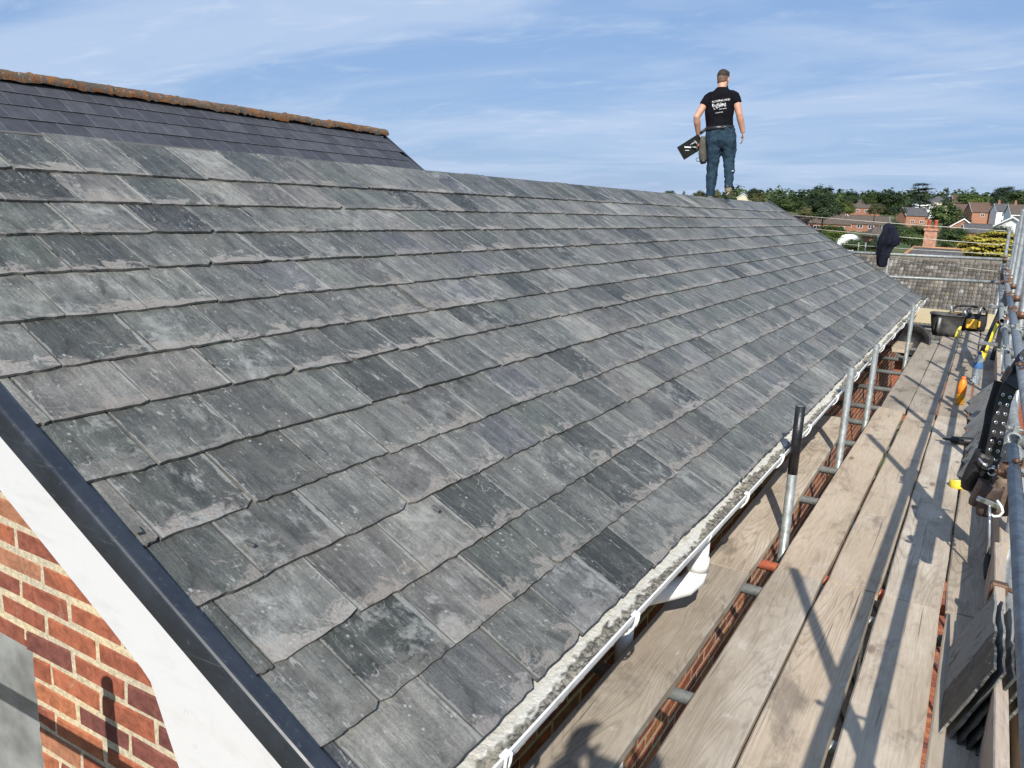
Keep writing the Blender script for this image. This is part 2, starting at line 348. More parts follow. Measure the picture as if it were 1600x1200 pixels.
def ridge_mat():
    g = G('orange_lichened_ridge_tile', .92, 0, .15); o = g.obj(); rnd = g.n('ObjectInfo', 'Random')
    p = g.n('VectorMath', 0, {'operation': 'ADD'}, _0=o, _1=g.n('CombineXYZ', 0, None, X=g.math('MULTIPLY', rnd, 40.), Y=g.math('MULTIPLY', rnd, 30.), Z=rnd))
    c = g.mix(g.ramp(g.noise(p, 6, 6, .7), .4, .64), (.27,.115,.042), (.15,.09,.055)); c = g.mix(g.ramp(g.noise(g.vec(p, (1,1,1), (4,4,4)), 11, 6, .75), .45, .56), c, (.10,.095,.08))
    c = g.mix(g.ramp(g.noise(g.vec(p, (1,1,1), (9,2,4)), 20, 6, .75), .6, .68), c, (.46,.42,.34)); c = g.mix(g.ramp(rnd, .6, 1, 0, .5), c, (.2,.15,.11))
    g.col(c); g.bump(g.noise(p, 28, 6, .75), .9, .02); return g.m

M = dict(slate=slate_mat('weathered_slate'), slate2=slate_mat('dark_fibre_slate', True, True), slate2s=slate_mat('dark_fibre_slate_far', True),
    wood=wood_mat('grey_scaffold_board'), toe=wood_mat('weathered_toe_board', (.31,.265,.225), (.39,.345,.30), (.13,.10,.085), .8), newwood=wood_mat('new_pine_board', (.80,.72,.44), (.82,.76,.52), (.62,.5,.26), .3),
    brick=brick_mat('red_brick', True), brickj=brick_mat('red_brick_course', False), mortar=mortar_mat(), galv=galv_mat(), galv2=galv_mat('blue_grey_steel', (.215,.235,.25), .3),
    rust=galv_mat('rusty_coupler', (.15,.085,.055), .6), redtube=galv_mat('red_painted_tube', (.55,.16,.09), .2), black=simple('black_paint', (.012,.012,.014), .32, 0, .6, 30, .4),
    pvc=pvc_mat('grimy_white_pvc', .75), pvcc=pvc_mat('white_pvc', .22), barge=barge_mat(), trim=trim_mat(),
    felt=simple('dark_roof_felt', (.018,.018,.02), .85), ridge=ridge_mat(), rub=simple('black_rubber', (.022,.022,.024), .6, 0, .6, 9, .3), silt=None)
def silt_mat():
    g = G('gutter_silt', .95, 0, .1); o = g.obj(); k = g.noise(o, 55, 6, .75)
    at_ = g.n('Attribute', 'Color', {'attribute_name': 'rnd'}); sp = g.t.nodes.new('ShaderNodeSeparateColor'); g.put(sp.inputs[0], at_)
    gr = g.mix(g.ramp(k, .40, .62), (.075,.07,.06), (.34,.315,.26)); gr = g.mix(g.ramp(g.noise(o, 5, 4), .5, .65, 0, .5), gr, (.42,.385,.29))
    cr_ = g.mix(g.ramp(g.noise(o, 22, 6, .75), .5, .72), (.66,.64,.57), (.42,.385,.31)); g.col(g.mix(sp.outputs[0], cr_, gr)); g.bump(k, .9, .008); return g.m
M['silt'] = silt_mat()
def ground_mat():
    g = G('grass_ground', .95, 0, .1); o = g.obj(); c = g.mix(g.ramp(g.noise(o, .05, 6, .6), .4, .6), (.055,.085,.028), (.12,.125,.055)); c = g.mix(g.ramp(g.noise(o, .9, 5, .7), .5, .7, 0, .6), c, (.17,.15,.11)); g.col(c); return g.m
M['ground'] = ground_mat()

# ------------------------------------------------------------------ ground and terrain
def gz(x, y):
    d = math.hypot(x, y); t = max(0, min(1, (d-260)/560)); s = t*t*(3-2*t)
    return -6 + s*19 + (2.0*math.sin(x*.011+1)+1.6*math.sin(y*.013))*s
mb = MB(); mb.smooth = True; ring = [0, 8, 20, 40, 70, 110, 160, 220, 280, 340, 400, 460, 530, 610, 720, 900, 1300, 2000, 3200]; NS = 72
for r in ring:
    for k in range(NS):
        x, y = r*math.cos(2*math.pi*k/NS), r*math.sin(2*math.pi*k/NS); mb.v.append((x, y, gz(x, y))); mb.c.append((.5,.5,.5,1))
for i in range(len(ring)-1):
    for k in range(NS): mb.f.append((i*NS+k, i*NS+(k+1) % NS, (i+1)*NS+(k+1) % NS, (i+1)*NS+k)); mb.sm.append(True)
tag(mb.build('ground', M['ground'], fix=False), None, kind='structure')

# ------------------------------------------------------------------ the hall: slate roof, gable, eaves
hall = thing('brick_hall', 'red brick hall with a weathered grey slate roof behind the scaffold', 'building', (-3.3, 7.5, -6))
def hp(name, mb, mat, parent=None):           # a part of the hall, modelled in scene coordinates
    o = mb.build(name, mat, parent or hall)
    p = (parent or hall); q = p
    off = Vector((0,0,0))
    while q is not None: off += Vector(q.location); q = q.parent
    o.location = -off if False else (0,0,0)
    return o
hall.location = (0, 0, 0)                     # everything of the hall is modelled in place; its base lies on the ground below
TH = R(28.893); sv = Vector((math.cos(TH), 0, -math.sin(TH))); nv = Vector((math.sin(TH), 0, math.cos(TH))); CC = -1.41
def RP(s, y, h=0.): return sv*s + nv*(CC+h) + Vector((0, y, 0))
RS = -2.995; Y0, Y1 = 1.012, 14.0
XR, ZR = RP(RS, 0).x, RP(RS, 0).z              # ridge line
mb = MB()                                      # felted boarding under the slates, both slopes, closed section
sec = [RP(RS+.02, Y0, -.022), RP(-.20, Y0, -.022), RP(-.20, Y0, -.06)]
lo = RP(-.20, 0, -.022); 
mirror = lambda p: Vector((2*XR-p.x, p.y, p.z))
poly = [sec[0], sec[1], sec[2], RP(RS+.02, Y0, -.09), mirror(sec[2]), mirror(sec[1]), mirror(sec[0])]
mb.prism(poly, (0, Y1-Y0-.01, 0)); roof = mb.build('slate_roof', M['felt'], hall)
tag(roof, 'long slope of uneven weathered grey slates')
SB = [-.155, -.355, -.558, -.762, -.960, -1.176, -1.392, -1.590, -1.800, -2.022, -2.238, -2.446, -2.668]
T = .0092
def slate(mb, s0, y0, y1, L, g, r, tone=None):
    """one riven slate: ragged tail and sides, tail resting on the course below"""
    tilt = T/.207; n = 9; m = 3
    jit = lambda a: r.uniform(-a, a)
    lift = r.uniform(0, .0042)*r.random(); skew = jit(.006); lean = jit(.0034)
    mb.cur = (min(1, max(0, r.gauss(.5, .25))), r.random(), r.random(), 1)
    if tone: mb.cur = (*tone, 1)
    chipL = r.random() < .13; chipR = r.random() < .13; cl, cr_ = r.uniform(.006, .028), r.uniform(.006, .028)
    tail = []
    for i in range(n+1):
        t = i/n; d = jit(.0034) + skew*(t-.5)
        if i == 0: d -= cl if chipL else abs(jit(.003))
        if i == n: d -= cr_ if chipR else abs(jit(.003))
        tail.append(d)
    vs = []; uv = []
    for j in range(m+1):
        q = j/m
        for i in range(n+1):
            t = i/n; s = s0 + (tail[i] if j == 0 else 0) - L*q
            e = (jit(.0016) if i in (0, n) and j < m else 0)
            y = y0 + (y1-y0)*t + e
            h = lift*(1-q) + lean*(t-.5) - (s0-s)*tilt + (jit(.0006) if j else 0)
            vs.append(RP(s, y, h)); uv.append((y-y0, s0-s))
    nt_ = len(vs)
    for j in (0, m):
        for i in range(n+1):
            p = vs[j*(n+1)+i] - nv*(T + (jit(.0018) if j == 0 else 0)); vs.append(p); uv.append((uv[j*(n+1)+i][0], uv[j*(n+1)+i][1]-.004))
    fs = []
    for j in range(m):
        for i in range(n): a = j*(n+1)+i; fs.append((a, a+1, a+n+2, a+n+1))
    b0 = nt_; b1 = nt_+n+1
    for i in range(n): fs.append((i+1, i, b0+i, b0+i+1))
    fs.append(tuple([b0] + [j*(n+1) for j in range(m+1)] + [b1])); fs.append(tuple([b1+n] + [j*(n+1)+n for j in range(m, -1, -1)] + [b0+n]))
    k = mb.add(vs, fs)
    for i, q in enumerate(uv): mb.uv[k+i] = q
specs = []; r = random.Random(21)
for ci, s0 in enumerate(SB):
    g = .207 if ci < len(SB)-1 else .33
    L = g + (.10 if ci < len(SB)-1 else -.004)
    y = (1.07 if ci % 2 == 0 else 1.207) + (0 if 2 <= ci <= 5 else r.uniform(-.012, .012)); start = Y0
    while start < Y1-.02:
        end = min(y, Y1 + (r.uniform(-.004, .004)))
        if Y1-end < .05: end = Y1
        specs.append((s0 + r.uniform(-.004, .004), start+.0022+r.uniform(0,.0024), end-.0020, L + r.uniform(-.008, .0) if ci < len(SB)-1 else L + r.uniform(-.03, .004), g))
        start = end; y = end + .2725 + r.uniform(-.012, .012)
def sz(sp):
    c = RP(sp[0]-.1, (sp[1]+sp[2])/2); d = c.dot(fw); px, py = 800+F*c.dot(rt)/d, 600-F*c.dot(up)/d
    vis = -60 < px < 1660 and -60 < py < 1260
    return (abs(c.dot(nv))/c.length**3*(sp[2]-sp[1])) * (1 if vis else .0)
order = sorted(range(len(specs)), key=lambda i: -sz(specs[i])); near = set(order[:298])
TONES = [(680, 830, .97, .3, .072), (600, 1015, .04, .6, .3), (150, 510, .10, .6, .2), (170, 388, .08, .6, .5), (40, 395, .14, .5, .62), (70, 235, .14, .6, .1), (760, 800, .12, .6, .33), (440, 825, .2, .15, .45), (310, 870, .22, .6, .2), (60, 465, .86, .5, .6), (270, 440, .88, .5, .35), (140, 600, .82, .03, .72), (270, 580, .6, .05, .7), (330, 230, .98, .3, .072), (640, 345, .95, .02, .072), (890, 400, .05, .6, .3), (835, 445, .08, .6, .4), (160, 690, .22, .6, .3), (430, 690, .3, .7, .65), (740, 410, .5, .98, .2), (790, 680, .5, .98, .4), (575, 660, .8, .6, .2), (900, 940, .45, .95, .3), (760, 1040, .5, .95, .2), (150, 345, .8, .3, .072), (230, 225, .15, .6, .4), (400, 275, .2, .6, .2)]
tone_of = {}
for px, py, a_, b_, c_ in TONES:
    d = rt*((px-800)/F) - up*((py-600)/F) + fw; P = d*(CC/d.dot(nv)); s_, y_ = P.dot(sv), P.y
    for i, sp in enumerate(specs):
        if sp[0]-sp[4] < s_ <= sp[0] and sp[1] <= y_ <= sp[2]: tone_of[i] = (a_, b_, c_)
rest = MB(); r = random.Random(5)
for i, sp in enumerate(specs):
    rr = random.Random(1000+i)
    if i in near:
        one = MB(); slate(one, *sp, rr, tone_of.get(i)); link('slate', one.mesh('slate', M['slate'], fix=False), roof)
    else: slate(rest, *sp, rr, tone_of.get(i))
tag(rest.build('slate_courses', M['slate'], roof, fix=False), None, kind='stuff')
mb = MB()                                      # far slope of the same roof, out of sight
mb.prism([mirror(RP(RS+.012, Y0, -.012)), mirror(RP(-.16, Y0, -.012)), mirror(RP(-.16, Y0, -.0215)), mirror(RP(RS+.012, Y0, -.0215))], (0, Y1-Y0, 0))
mb.build('rear_slope', M['slate'], hall)

# dry verge trim and bargeboard on both gables, near one in view
def verge(y, d, far=False):
    mb = MB(); prof = [(.006, .002), (.004, .0095), (-.004, .012), (-.030, .0125), (-.0345, .0115), (-.0385, .008), (-.0400, .003), (-.0425, -.020), (-.0425, -.052), (-.038, -.053), (-.036, -.02), (-.030, -.002), (.0, -.003), (.006, -.004)]
    a = [RP(RS-.02, y+d*q[0], q[1]) for q in prof]; b = [RP(-.10, y+d*q[0], q[1]) for q in prof]
    n = len(prof); mb.smooth = False; mb.add(a+b, [(i, (i+1) % n, n+(i+1) % n, n+i) for i in range(n)] + [tuple(range(n)), tuple(range(n, 2*n))[::-1]])
    a = [mirror(p) for p in a]; b = [mirror(p) for p in b]
    mb.add(a+b, [(i, (i+1) % n, n+(i+1) % n, n+i) for i in range(n)] + [tuple(range(n)), tuple(range(n, 2*n))])
    return mb.build('verge_trim', M['trim'], hall)
verge(1.012, 1); verge(13.995, -1, True)
def barge(y):
    mb = MB(); low = [(-6.6+2.16, 0)]
    near = [RP(-.12, y, -.04), RP(RS, y, -.04)]
    pts = [near[1], near[0], Vector((-.93, y, -1.42)), Vector((-1.16, y, -1.60)), Vector((-1.40, y, -1.60)), Vector((-1.395, y, -1.42)), Vector((-1.435, y, -1.298)), Vector((-1.464, y, -1.234)), Vector((-1.492, y, -1.17)), Vector((-1.508, y, -1.134)), Vector((-1.521, y, -1.107)), Vector((-1.549, y, -1.084)), Vector((-1.678, y, -1.006)), Vector((-1.909, y, -.873)), Vector((-2.092, y, -.768)), Vector((XR, y, -.768+(-2.092-XR)*math.tan(TH)))]
    mb.prism(pts, (0, .028, 0)); mb.prism([mirror(p) for p in pts], (0, .028, 0))
    # small fixings and the joint of the box end
    b = mb.build('bargeboard', M['barge'], hall)
    for (x, z) in ((-1.40, -1.14), (-1.375, -1.215), (-1.30, -1.37)):
        s = MB(); s.lathe([(0, -.002), (.006, -.0015), (.006, 0)], (x, y-.0005, z), 10, Matrix.Rotation(R(90), 3, 'X')); s.build('screw_head', M['galv'], b)
    return b
tag(barge(1.022), 'wide white bargeboard with a box end, under the dark verge trim'); barge(13.96)

# gable wall: bricks one by one where the photograph shows them
YG = 1.08; BL, BH, BG = .211, .060, .014
def roofz(x): xx = XR - abs(x-XR); return RP(RS,0).z - 0.09 - abs(x-XR)*math.tan(TH)
WX0, WX1 = 2*XR+1.06, -1.06
WIN = (-3.36, -2.135, -2.6, -1.245)            # opening x0 x1 z0 z1
mb = MB()
def wallpiece(x0, x1, zlo, zf):                # vertical strip of backing with a sloped or flat head
    mb.prism([(x0, YG+.0035, zlo), (x1, YG+.0035, zlo), (x1, YG+.0035, zf(x1)), (x0, YG+.0035, zf(x0))], (0, .21, 0))
wallpiece(WX0, XR, -6.1, roofz); 
wallpiece(XR+.0, WIN[0], -6.1, roofz) if XR < WIN[0] else None
wallpiece(max(XR, WIN[0]), WIN[1], WIN[3], roofz); wallpiece(max(XR, WIN[0]), WIN[1], -6.1, lambda x: WIN[2]); wallpiece(WIN[1], WX1, -6.1, roofz)
gable = mb.build('gable_wall', M['mortar'], hall); tag(gable, 'sunlit red brick gable wall with sandy mortar')
def brickmesh(L, H, D, seed, mb=None):
    r = random.Random(seed); own = mb is None; mb = mb or MB(); j = lambda: r.uniform(-.0042, .0042); c = .0045
    o = [(-L/2+j(), 0.012, -H/2+j()), (L/2+j(), .012, -H/2+j()), (L/2+j(), .012, H/2+j()), (-L/2+j(), .012, H/2+j())]
    b = [(x, D, z) for x, y, z in o]; f = [(x*(1-2*c/L)+j()*.4, r.uniform(-.0016, .0016), z*(1-2*c/H)) for x, y, z in o]
    o = [(x, c*1.2, z) for x, y, z in o]
    fs = [(8,9,10,11)] + [(4+i, 4+(i+1) % 4, 8+(i+1) % 4, 8+i) for i in range(4)] + [(i, (i+1) % 4, 4+(i+1) % 4, 4+i) for i in range(4)]
    return mb, b+o+f, fs
variants = {}
def brickvar(L):
    k = round(L, 3)
    if k not in variants:
        variants[k] = []
        for s in range(5):
            mb, vs, fs = brickmesh(L, BH, .05, int(k*1000)*7+s); mb.add(vs, fs); variants[k].append(mb.mesh('brick', M['brick']))
    return variants[k]
r = random.Random(3); restb = MB(); nb = 0
for row in range(84):
    z = -6.05 + row*.075 + .012
    x = WX0 + (0 if row % 2 == 0 else -(BL+BG)/2); first = True
    off = 0.018
    x += off
    while x < WX1:
        L = BL; x0 = max(x, WX0); x1 = min(x+L, WX1); x += L+BG
        segs = [(x0, x1)]
        if WIN[2]-.03 < z < WIN[3]+.005:         # cut round the window opening
            out = []
            for a, b in segs:
                if b < WIN[0] or a > WIN[1]: out.append((a, b))
                else:
                    if a < WIN[0]-.05: out.append((a, WIN[0]))
                    if b > WIN[1]+.04: out.append((WIN[1], b))
            segs = out
        for a, b in segs:
            if b-a < .04: continue
            lim = min(roofz(a), roofz(b))
            if z+BH/2 > lim: continue
            vis = -2.75 < a < -1.05 and -1.95 < z < -.45
            if vis:
                me = brickvar(round((b-a)/.005)*.005)[r.randrange(5)]
                o = link('brick', me, gable, ((a+b)/2, YG+r.uniform(-.002, .002), z)); o.rotation_euler = (0, r.uniform(-.006, .006), 0); nb += 1
            else:
                _, vs, fs = brickmesh(b-a, BH, .05, r.random(), restb); restb.cur = rc(); restb.add([(v[0]+(a+b)/2, v[1]+YG, v[2]+z) for v in vs], fs)
tag(restb.build('brick_courses', M['brickj'], gable), None, kind='stuff')
win = MB(); win.box((WIN[0]-.001, YG+.055, WIN[2]-.001), (WIN[1]+.001, YG+.075, WIN[3]-.03)); wp = win.build('window_board', simple('grey_sheet_metal', (.27,.285,.28), .5, .3, .35, 5, .2), hall)
tag(wp, 'grey sheet closing the gable window opening')
win = MB(); win.cbox((WIN[0], YG+.02, WIN[3]-.03), (WIN[1]-.002, YG+.08, WIN[3]+.002), .003); win.build('window_head', M['pvcc'], hall)

# long wall under the eaves
XW = -1.06
mb = MB(); mb.box((XW-.2, YG+.215, -6.1), (XW-.0035, Y1-.03, -1.33));  eave = mb.build('eaves_wall', M['mortar'], hall)
rb = MB(); r = random.Random(9); visb = 0
for row in range(63):
    z = -6.05 + row*.075 + .012; y = YG + .01 + (0 if row % 2 else .1125)
    while y < Y1-.05:
        b = min(y+BL, Y1-.04)
        if b-y > .05:
            if -2.75 < z < -1.75 and 2.2 < y < 6.4:
                me = brickvar(round((b-y)/.005)*.005)[r.randrange(5)]
                o = link('brick', me, eave, (XW+r.uniform(-.002, .002), (y+b)/2, z)); o.rotation_euler = (0, 0, R(90)); visb += 1
            else:
                _, vs, fs = brickmesh(b-y, BH, .05, r.random(), rb); rb.cur = rc(); rb.add([(XW-v[1], v[0]+(y+b)/2, v[2]+z) for v in vs], fs)
        y += BL+BG
tag(rb.build('brick_courses', M['brickj'], eave), None, kind='stuff')
mb = MB(); mb.box((WX0+.2, Y1-.03, -6.1), (XW-.21, Y1-.01, -1.4)); mb.box((WX0, YG+.22, -6.1), (WX0+.2, Y1-.03, -1.4)); mb.build('rear_wall', M['brickj'], hall)
# underlay strip showing below the slates
mb = MB(); mb.prism([RP(-.30, Y0, -.021), RP(-.168, Y0, -.0215), RP(-.168, Y0, -.026), RP(-.30, Y0, -.026)], (0, Y1-Y0-.02, 0)); mb.build('eaves_felt', M['felt'], hall)
# timber fascia behind the gutter
mb = MB(); mb.box((-.896, Y0+.06, -1.30), (-.868, Y1-.03, -1.172)); mb.box((XW-.03, Y0+.1, -1.318), (-.897, Y1-.04, -1.302)); mb.build('fascia', simple('stained_fascia', (.11,.06,.045), .8), hall)

# gutter
G0, G1 = 1.06, 14.12
GC = (-.800, -1.166)
outp = [(GC[0]+.059*math.cos(t), GC[1]+.059*math.sin(t)) for t in [math.pi+math.pi*k/16 for k in range(17)]] + [(-.7385, -1.164), (-.7385, -1.1595), (-.743, -1.158)]
inp = [(GC[0]+.0555*math.cos(t), GC[1]+.0555*math.sin(t)) for t in [2*math.pi-math.pi*k/16 for k in range(17)]]
pr = outp + inp
def extr(pr, y0, y1, mb, wob=None, seg=1):
    n = len(pr); vs = []
    for k in range(seg+1):
        y = y0+(y1-y0)*k/seg; dz = wob(y) if wob else 0
        vs += [(x, y, z+dz) for x, z in pr]
    fs = [(k*n+i, k*n+(i+1) % n, (k+1)*n+(i+1) % n, (k+1)*n+i) for k in range(seg) for i in range(n)]
    mb.add(vs, fs + [tuple(range(n)), tuple(range(seg*n, (seg+1)*n))[::-1]])
gut = None
mb = MB(); extr(pr, G0, G1, mb, lambda y: .004*math.sin(y*1.1)+.002*math.sin(y*3.7), 40); gut = mb.build('gutter', M['pvc'], hall); tag(gut, 'white plastic gutter with grey silt lying in it')
mb = MB(); mb.smooth = True; r = random.Random(4); NY = 760; NX = 12   # crust and silt
for j in range(NY+1):
    y = G0+.03 + (G1-G0-.06)*j/NY; wv = .5+.5*math.sin(y*2.3+1)*math.sin(y*.9); mid = .52+.16*math.sin(y*3.1)*math.sin(y*1.3+.5)+.06*math.sin(y*11)
    for i in range(NX+1):
        t = i/NX; x = -.7475 - t*.104; grit = t < mid + r.uniform(-.08, .08)
        h = -1.192 - .006*(1-(2*t-1)**2)*wv + (r.uniform(-.004, .007) if grit else r.uniform(-.001, .0015)) + .004*math.sin(y*1.1)+.002*math.sin(y*3.7)
        mb.v.append((x+(r.uniform(-.002, .002) if 0 < i < NX else 0), y+r.uniform(-.005, .005), h)); mb.c.append((1. if grit and t > .06 else 0., r.random(), 0, 1))
for j in range(NY):
    for i in range(NX): a = j*(NX+1)+i; mb.f.append((a, a+1, a+NX+2, a+NX+1)); mb.sm.append(False)
tag(mb.build('silt', M['silt'], gut), None, kind='stuff')
def bracket(y):
    mb = MB()
    for dy in (-.011, .011):
        pts = [(-.746, y+dy, -1.152), (-.732, y+dy, -1.154)] + [(GC[0]+.067*math.cos(t), y+dy*(1+.3*math.sin(-t)), GC[1]+.067*math.sin(t)) for t in [-R(q) for q in (8, 25, 45, 65, 90, 120)]]
        mb.tube(pts, .0036, 8)
    mb.cbox((-.750, y-.015, -1.1575), (-.730, y+.015, -1.1495), .003)
    mb.build('bracket', M['pvcc'], gut)
for y in (1.316, 2.052, 3.30, 3.963, 4.656, 5.6, 6.561, 7.4, 8.217, 9.2, 10.2, 11.2, 12.3, 13.4): bracket(y)
mb = MB(); extr([(GC[0]+(x-GC[0])*1.055, GC[1]+(z-GC[1])*1.06+.002) for x, z in outp] + [(GC[0]+(x-GC[0])*.985, GC[1]+(z-GC[1])*.985) for x, z in inp], 2.80, 2.95, mb); un = mb.build('outlet_union', M['pvcc'], gut)
mb = MB(); mb.tube([(-.80, 2.875, -1.235), (-.80, 2.875, -1.345)], .038, 18); mb.tube([(-.80, 2.875, -1.30), (-.80, 2.875, -1.352)], .042, 18)
mb.tube([(-.80, 2.875, -1.345), (-.806, 2.868, -1.385), (-.83, 2.84, -1.415), (-.88, 2.80, -1.432), (-1.01, 2.70, -1.47)], [.040,.041,.041,.040,.039], 18)
mb.build('offset_bend', M['pvcc'], gut)
mb = MB(); mb.tube([(-1.01, 2.70, -1.46), (-1.01, 2.70, -6.0)], .034, 16); mb.build('downpipe', M['pvcc'], gut)
mb = MB(); mb.box((-1.065, 1.5, -2.55), (-1.0, 2.35, -2.44)); mb.build('window_sill', M['pvc'], hall)
mb = MB(); mb.box((-1.07, 1.55, -2.44), (-1.035, 2.30, -1.9)); mb.build('window_frame', M['pvcc'], hall)

# ------------------------------------------------------------------ neighbouring roof with orange ridge
T2 = R(34); s2 = Vector((math.cos(T2), 0, -math.sin(T2))); n2 = Vector((math.sin(T2), 0, math.cos(T2))); C2 = -4.2
def P2(s, y, h=0.): return s2*s + n2*(C2+h) + Vector((0, y, 0))
YE = 10.96; YS = -1.0; RS2 = -8.11
nb2 = thing('neighbouring_building', 'taller building behind, with a dark slate roof and orange ridge tiles', 'building')
x2, z2 = P2(RS2, 0).x, P2(RS2, 0).z; mir2 = lambda p: Vector((2*x2-p.x, p.y, p.z))
mb = MB(); A = [P2(RS2, YS, -.02), P2(-3.2, YS, -.02), P2(-3.2, YS, -.08)]; mb.prism(A + [P2(RS2, YS, -.12)] + [mir2(p) for p in A[::-1][:2]] , (0, YE-YS-.02, 0)); rf2 = mb.build('slate_roof', M['felt'], nb2)
mb = MB(); e2 = P2(-3.3, 0, -.1); mb.prism([(2*x2-e2.x+.3, YS+.1, -6.1), (e2.x-.3, YS+.1, -6.1), (e2.x-.3, YS+.1, e2.z), (x2, YS+.1, z2-.25), (2*x2-e2.x+.3, YS+.1, e2.z)], (0, YE-YS-.25, 0)); mb.build('wall', M['brickj'], nb2)
def fslate():
    mb = MB(); t = .005; w, L = .298, .40; a = -t*2.2/.255
    top = [(-w/2, 0), (w/2, 0), (w/2, L), (-w/2, L)]
    vs = [s2*(-v) + Vector((0, u, 0)) + n2*(v*a) for u, v in top]; vs += [p - n2*t for p in vs]
    k = mb.add(vs, [(0,1,2,3),(4,7,6,5),(0,4,5,1),(1,5,6,2),(2,6,7,3),(3,7,4,0)])
    for i, (u, v) in enumerate(top): mb.uv[k+i] = (u, v); mb.uv[k+4+i] = (u, v)
    return mb
me2 = fslate().mesh('slate', M['slate2']); r = random.Random(12); cnt = 0; far2 = MB()
for ci in range(19):
    s0 = -7.835 + ci*.2545; y = YS + (.15 if ci % 2 else .3)
    while y < YE:
        if ci < 5 and y > 3.6 and cnt < 300:
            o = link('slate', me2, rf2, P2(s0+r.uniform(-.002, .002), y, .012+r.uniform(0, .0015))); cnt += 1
        else:
            f_ = fslate(); far2.cur = rc(); o_ = P2(s0, y, .012); k = far2.add([Vector(v)+o_ for v in f_.v], f_.f)
            for i, q in f_.uv.items(): far2.uv[k+i] = q
        y += .3005
mb = far2
for i in range(int((YE-YS)/.3)):
    f_ = fslate(); far2.cur = rc(); o_ = P2(-8.02, YS+.15+i*.3005, .020); k = far2.add([Vector(v)*1.0+o_ for v in f_.v], f_.f) if False else None
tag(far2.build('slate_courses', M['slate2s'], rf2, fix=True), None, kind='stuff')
mb = MB(); mb.box((-.3, YS, 0), (.3, YE, .01)); 
mb = MB(); mb.prism([mir2(P2(RS2, YS, 0)), mir2(P2(-3.2, YS, 0)), mir2(P2(-3.2, YS, -.018)), mir2(P2(RS2, YS, -.018))], (0, YE-YS, 0)); mb.build('rear_slope', M['slate2s'], nb2)
y = 11.05; r = random.Random(2)
def ridgetile(L, seed):
    r = random.Random(seed); mb = MB(); mb.smooth = True; n = 14; m = 9; vs = []
    for j in range(m+1):
        for i in range(n+1):
            a = math.pi*(-.06+1.12*i/n); rad = .086 + r.uniform(-.004, .004) + (.010 if j in (0,) else 0)
            vs.append((math.cos(a)*rad, -L/2+L*j/m, math.sin(a)*rad*.98 + (.0 if 0 < i < n else r.uniform(-.02, .01))))
    fs = [(j*(n+1)+i, j*(n+1)+i+1, (j+1)*(n+1)+i+1, (j+1)*(n+1)+i) for j in range(m) for i in range(n)]
    mb.add(vs, fs); k = len(mb.v)
    mb.smooth = False; mb.add([vs[i] for i in range(n+1)], [tuple(range(n+1))[::-1]]); mb.add([vs[m*(n+1)+i] for i in range(n+1)], [tuple(range(n+1))])
    return mb
rmes = [ridgetile(.452, s).mesh('ridge_tile', M['ridge']) for s in range(5)]
while y > YS:
    L = .455; o = link('ridge_tile', rmes[r.randrange(5)], rf2, (x2+r.uniform(-.006, .006), y-L/2, z2+.008+r.uniform(-.006, .006))); o.rotation_euler = (r.uniform(-.012, .012), r.uniform(-.05, .05), r.uniform(-.012, .012)); y -= L
mb = MB(); prof = [(.02, .014), (-.02, .012), (-.03, -.06), (-.02, -.06), (-.01, 0), (.02, .004)]
a = [P2(RS2, YE+.03-q[0], q[1]) for q in prof]; b = [P2(-3.2, YE+.03-q[0], q[1]) for q in prof]; n = len(prof)
mb.add(a+b, [(i, (i+1) % n, n+(i+1) % n, n+i) for i in range(n)]); mb.build('verge_trim', M['trim'], nb2)
# ------------------------------------------------------------------ scaffold
ZD = -1.6                                      # top of the deck boards
scaf = thing('scaffold', 'galvanised tube scaffold along the eaves with guard rails and standards', 'scaffold')
def pipe(name, p0, p1, mat='galv', lab=None, r=.02415):
    mb = MB(); c = (Vector(p0)+Vector(p1))/2; mb.pipe(Vector(p0)-c, Vector(p1)-c, r); o = mb.build(name, M[mat], scaf, c)
    if lab: o['label'] = lab
    return o
ZT = ZD-.038-.0242                             # transom centre
for i, y in enumerate((-2.4, -1.2, 0., 1.25, 2.50, 3.47, 3.78, 4.86, 5.55, 6.35, 7.1, 7.75, 8.7, 9.75, 10.75, 11.75, 12.75, 14.2)):
    pipe('transom', (-1.045, y, ZT), (.42, y+.01*math.sin(i*5), ZT), 'redtube' if i == 6 else 'galv')
for x, z in ((-.66, ZT-.05), (.31, ZT-.05), (-.66, -4.2), (.31, -4.2)):
    for a, b in ((-4.2, 2.0), (1.9, 8.0), (7.9, 14.7)): pipe('ledger', (x, a, z), (x, b, z))
def standard(x, y, top, mat='galv', lean=(0, 0), lab=None): return pipe('standard', (x-lean[0]*4, y-lean[1]*4, -6.0), (x, y, top), mat, lab)
b = standard(-.705, 4.10, -.925, lab='inner standard with its top painted black')
mb = MB(); mb.pipe((-.705, 4.10, -1.28), (-.705, 4.10, -.9235), .0247, .0045); bt = mb.build('painted_sleeve', M['black'], b); bt.location = -Vector(b.location)
for y, z in ((5.73, -.975), (7.09, -.992), (10.56, -.978)): standard(-.69, y, z, lean=(.004, 0))
standard(-.70, -1.5, -.9); standard(-.70, 1.3, -1.66)
OUT = [(1.42, .24), (4.16, .30), (5.79, .30), (7.03, .28), (8.62, -.02), (10.3, .22), (11.9, .2), (13.2, .05), (-1.4, .3), (-3.6, .3)]
for i, (y, z) in enumerate(OUT): standard(.268, y, z, 'galv2' if i % 3 == 1 else 'galv', (.002, 0))
pipe('standard', (.335, 12.6, -6), (.335, 12.6, .05), 'redtube', 'short red painted standard'); standard(.30, 11.2, -.1, 'galv2'); 
standard(.20, 14.62, -.09); standard(-1.435, 14.62, -.30); standard(-2.9, 14.62, -.25)
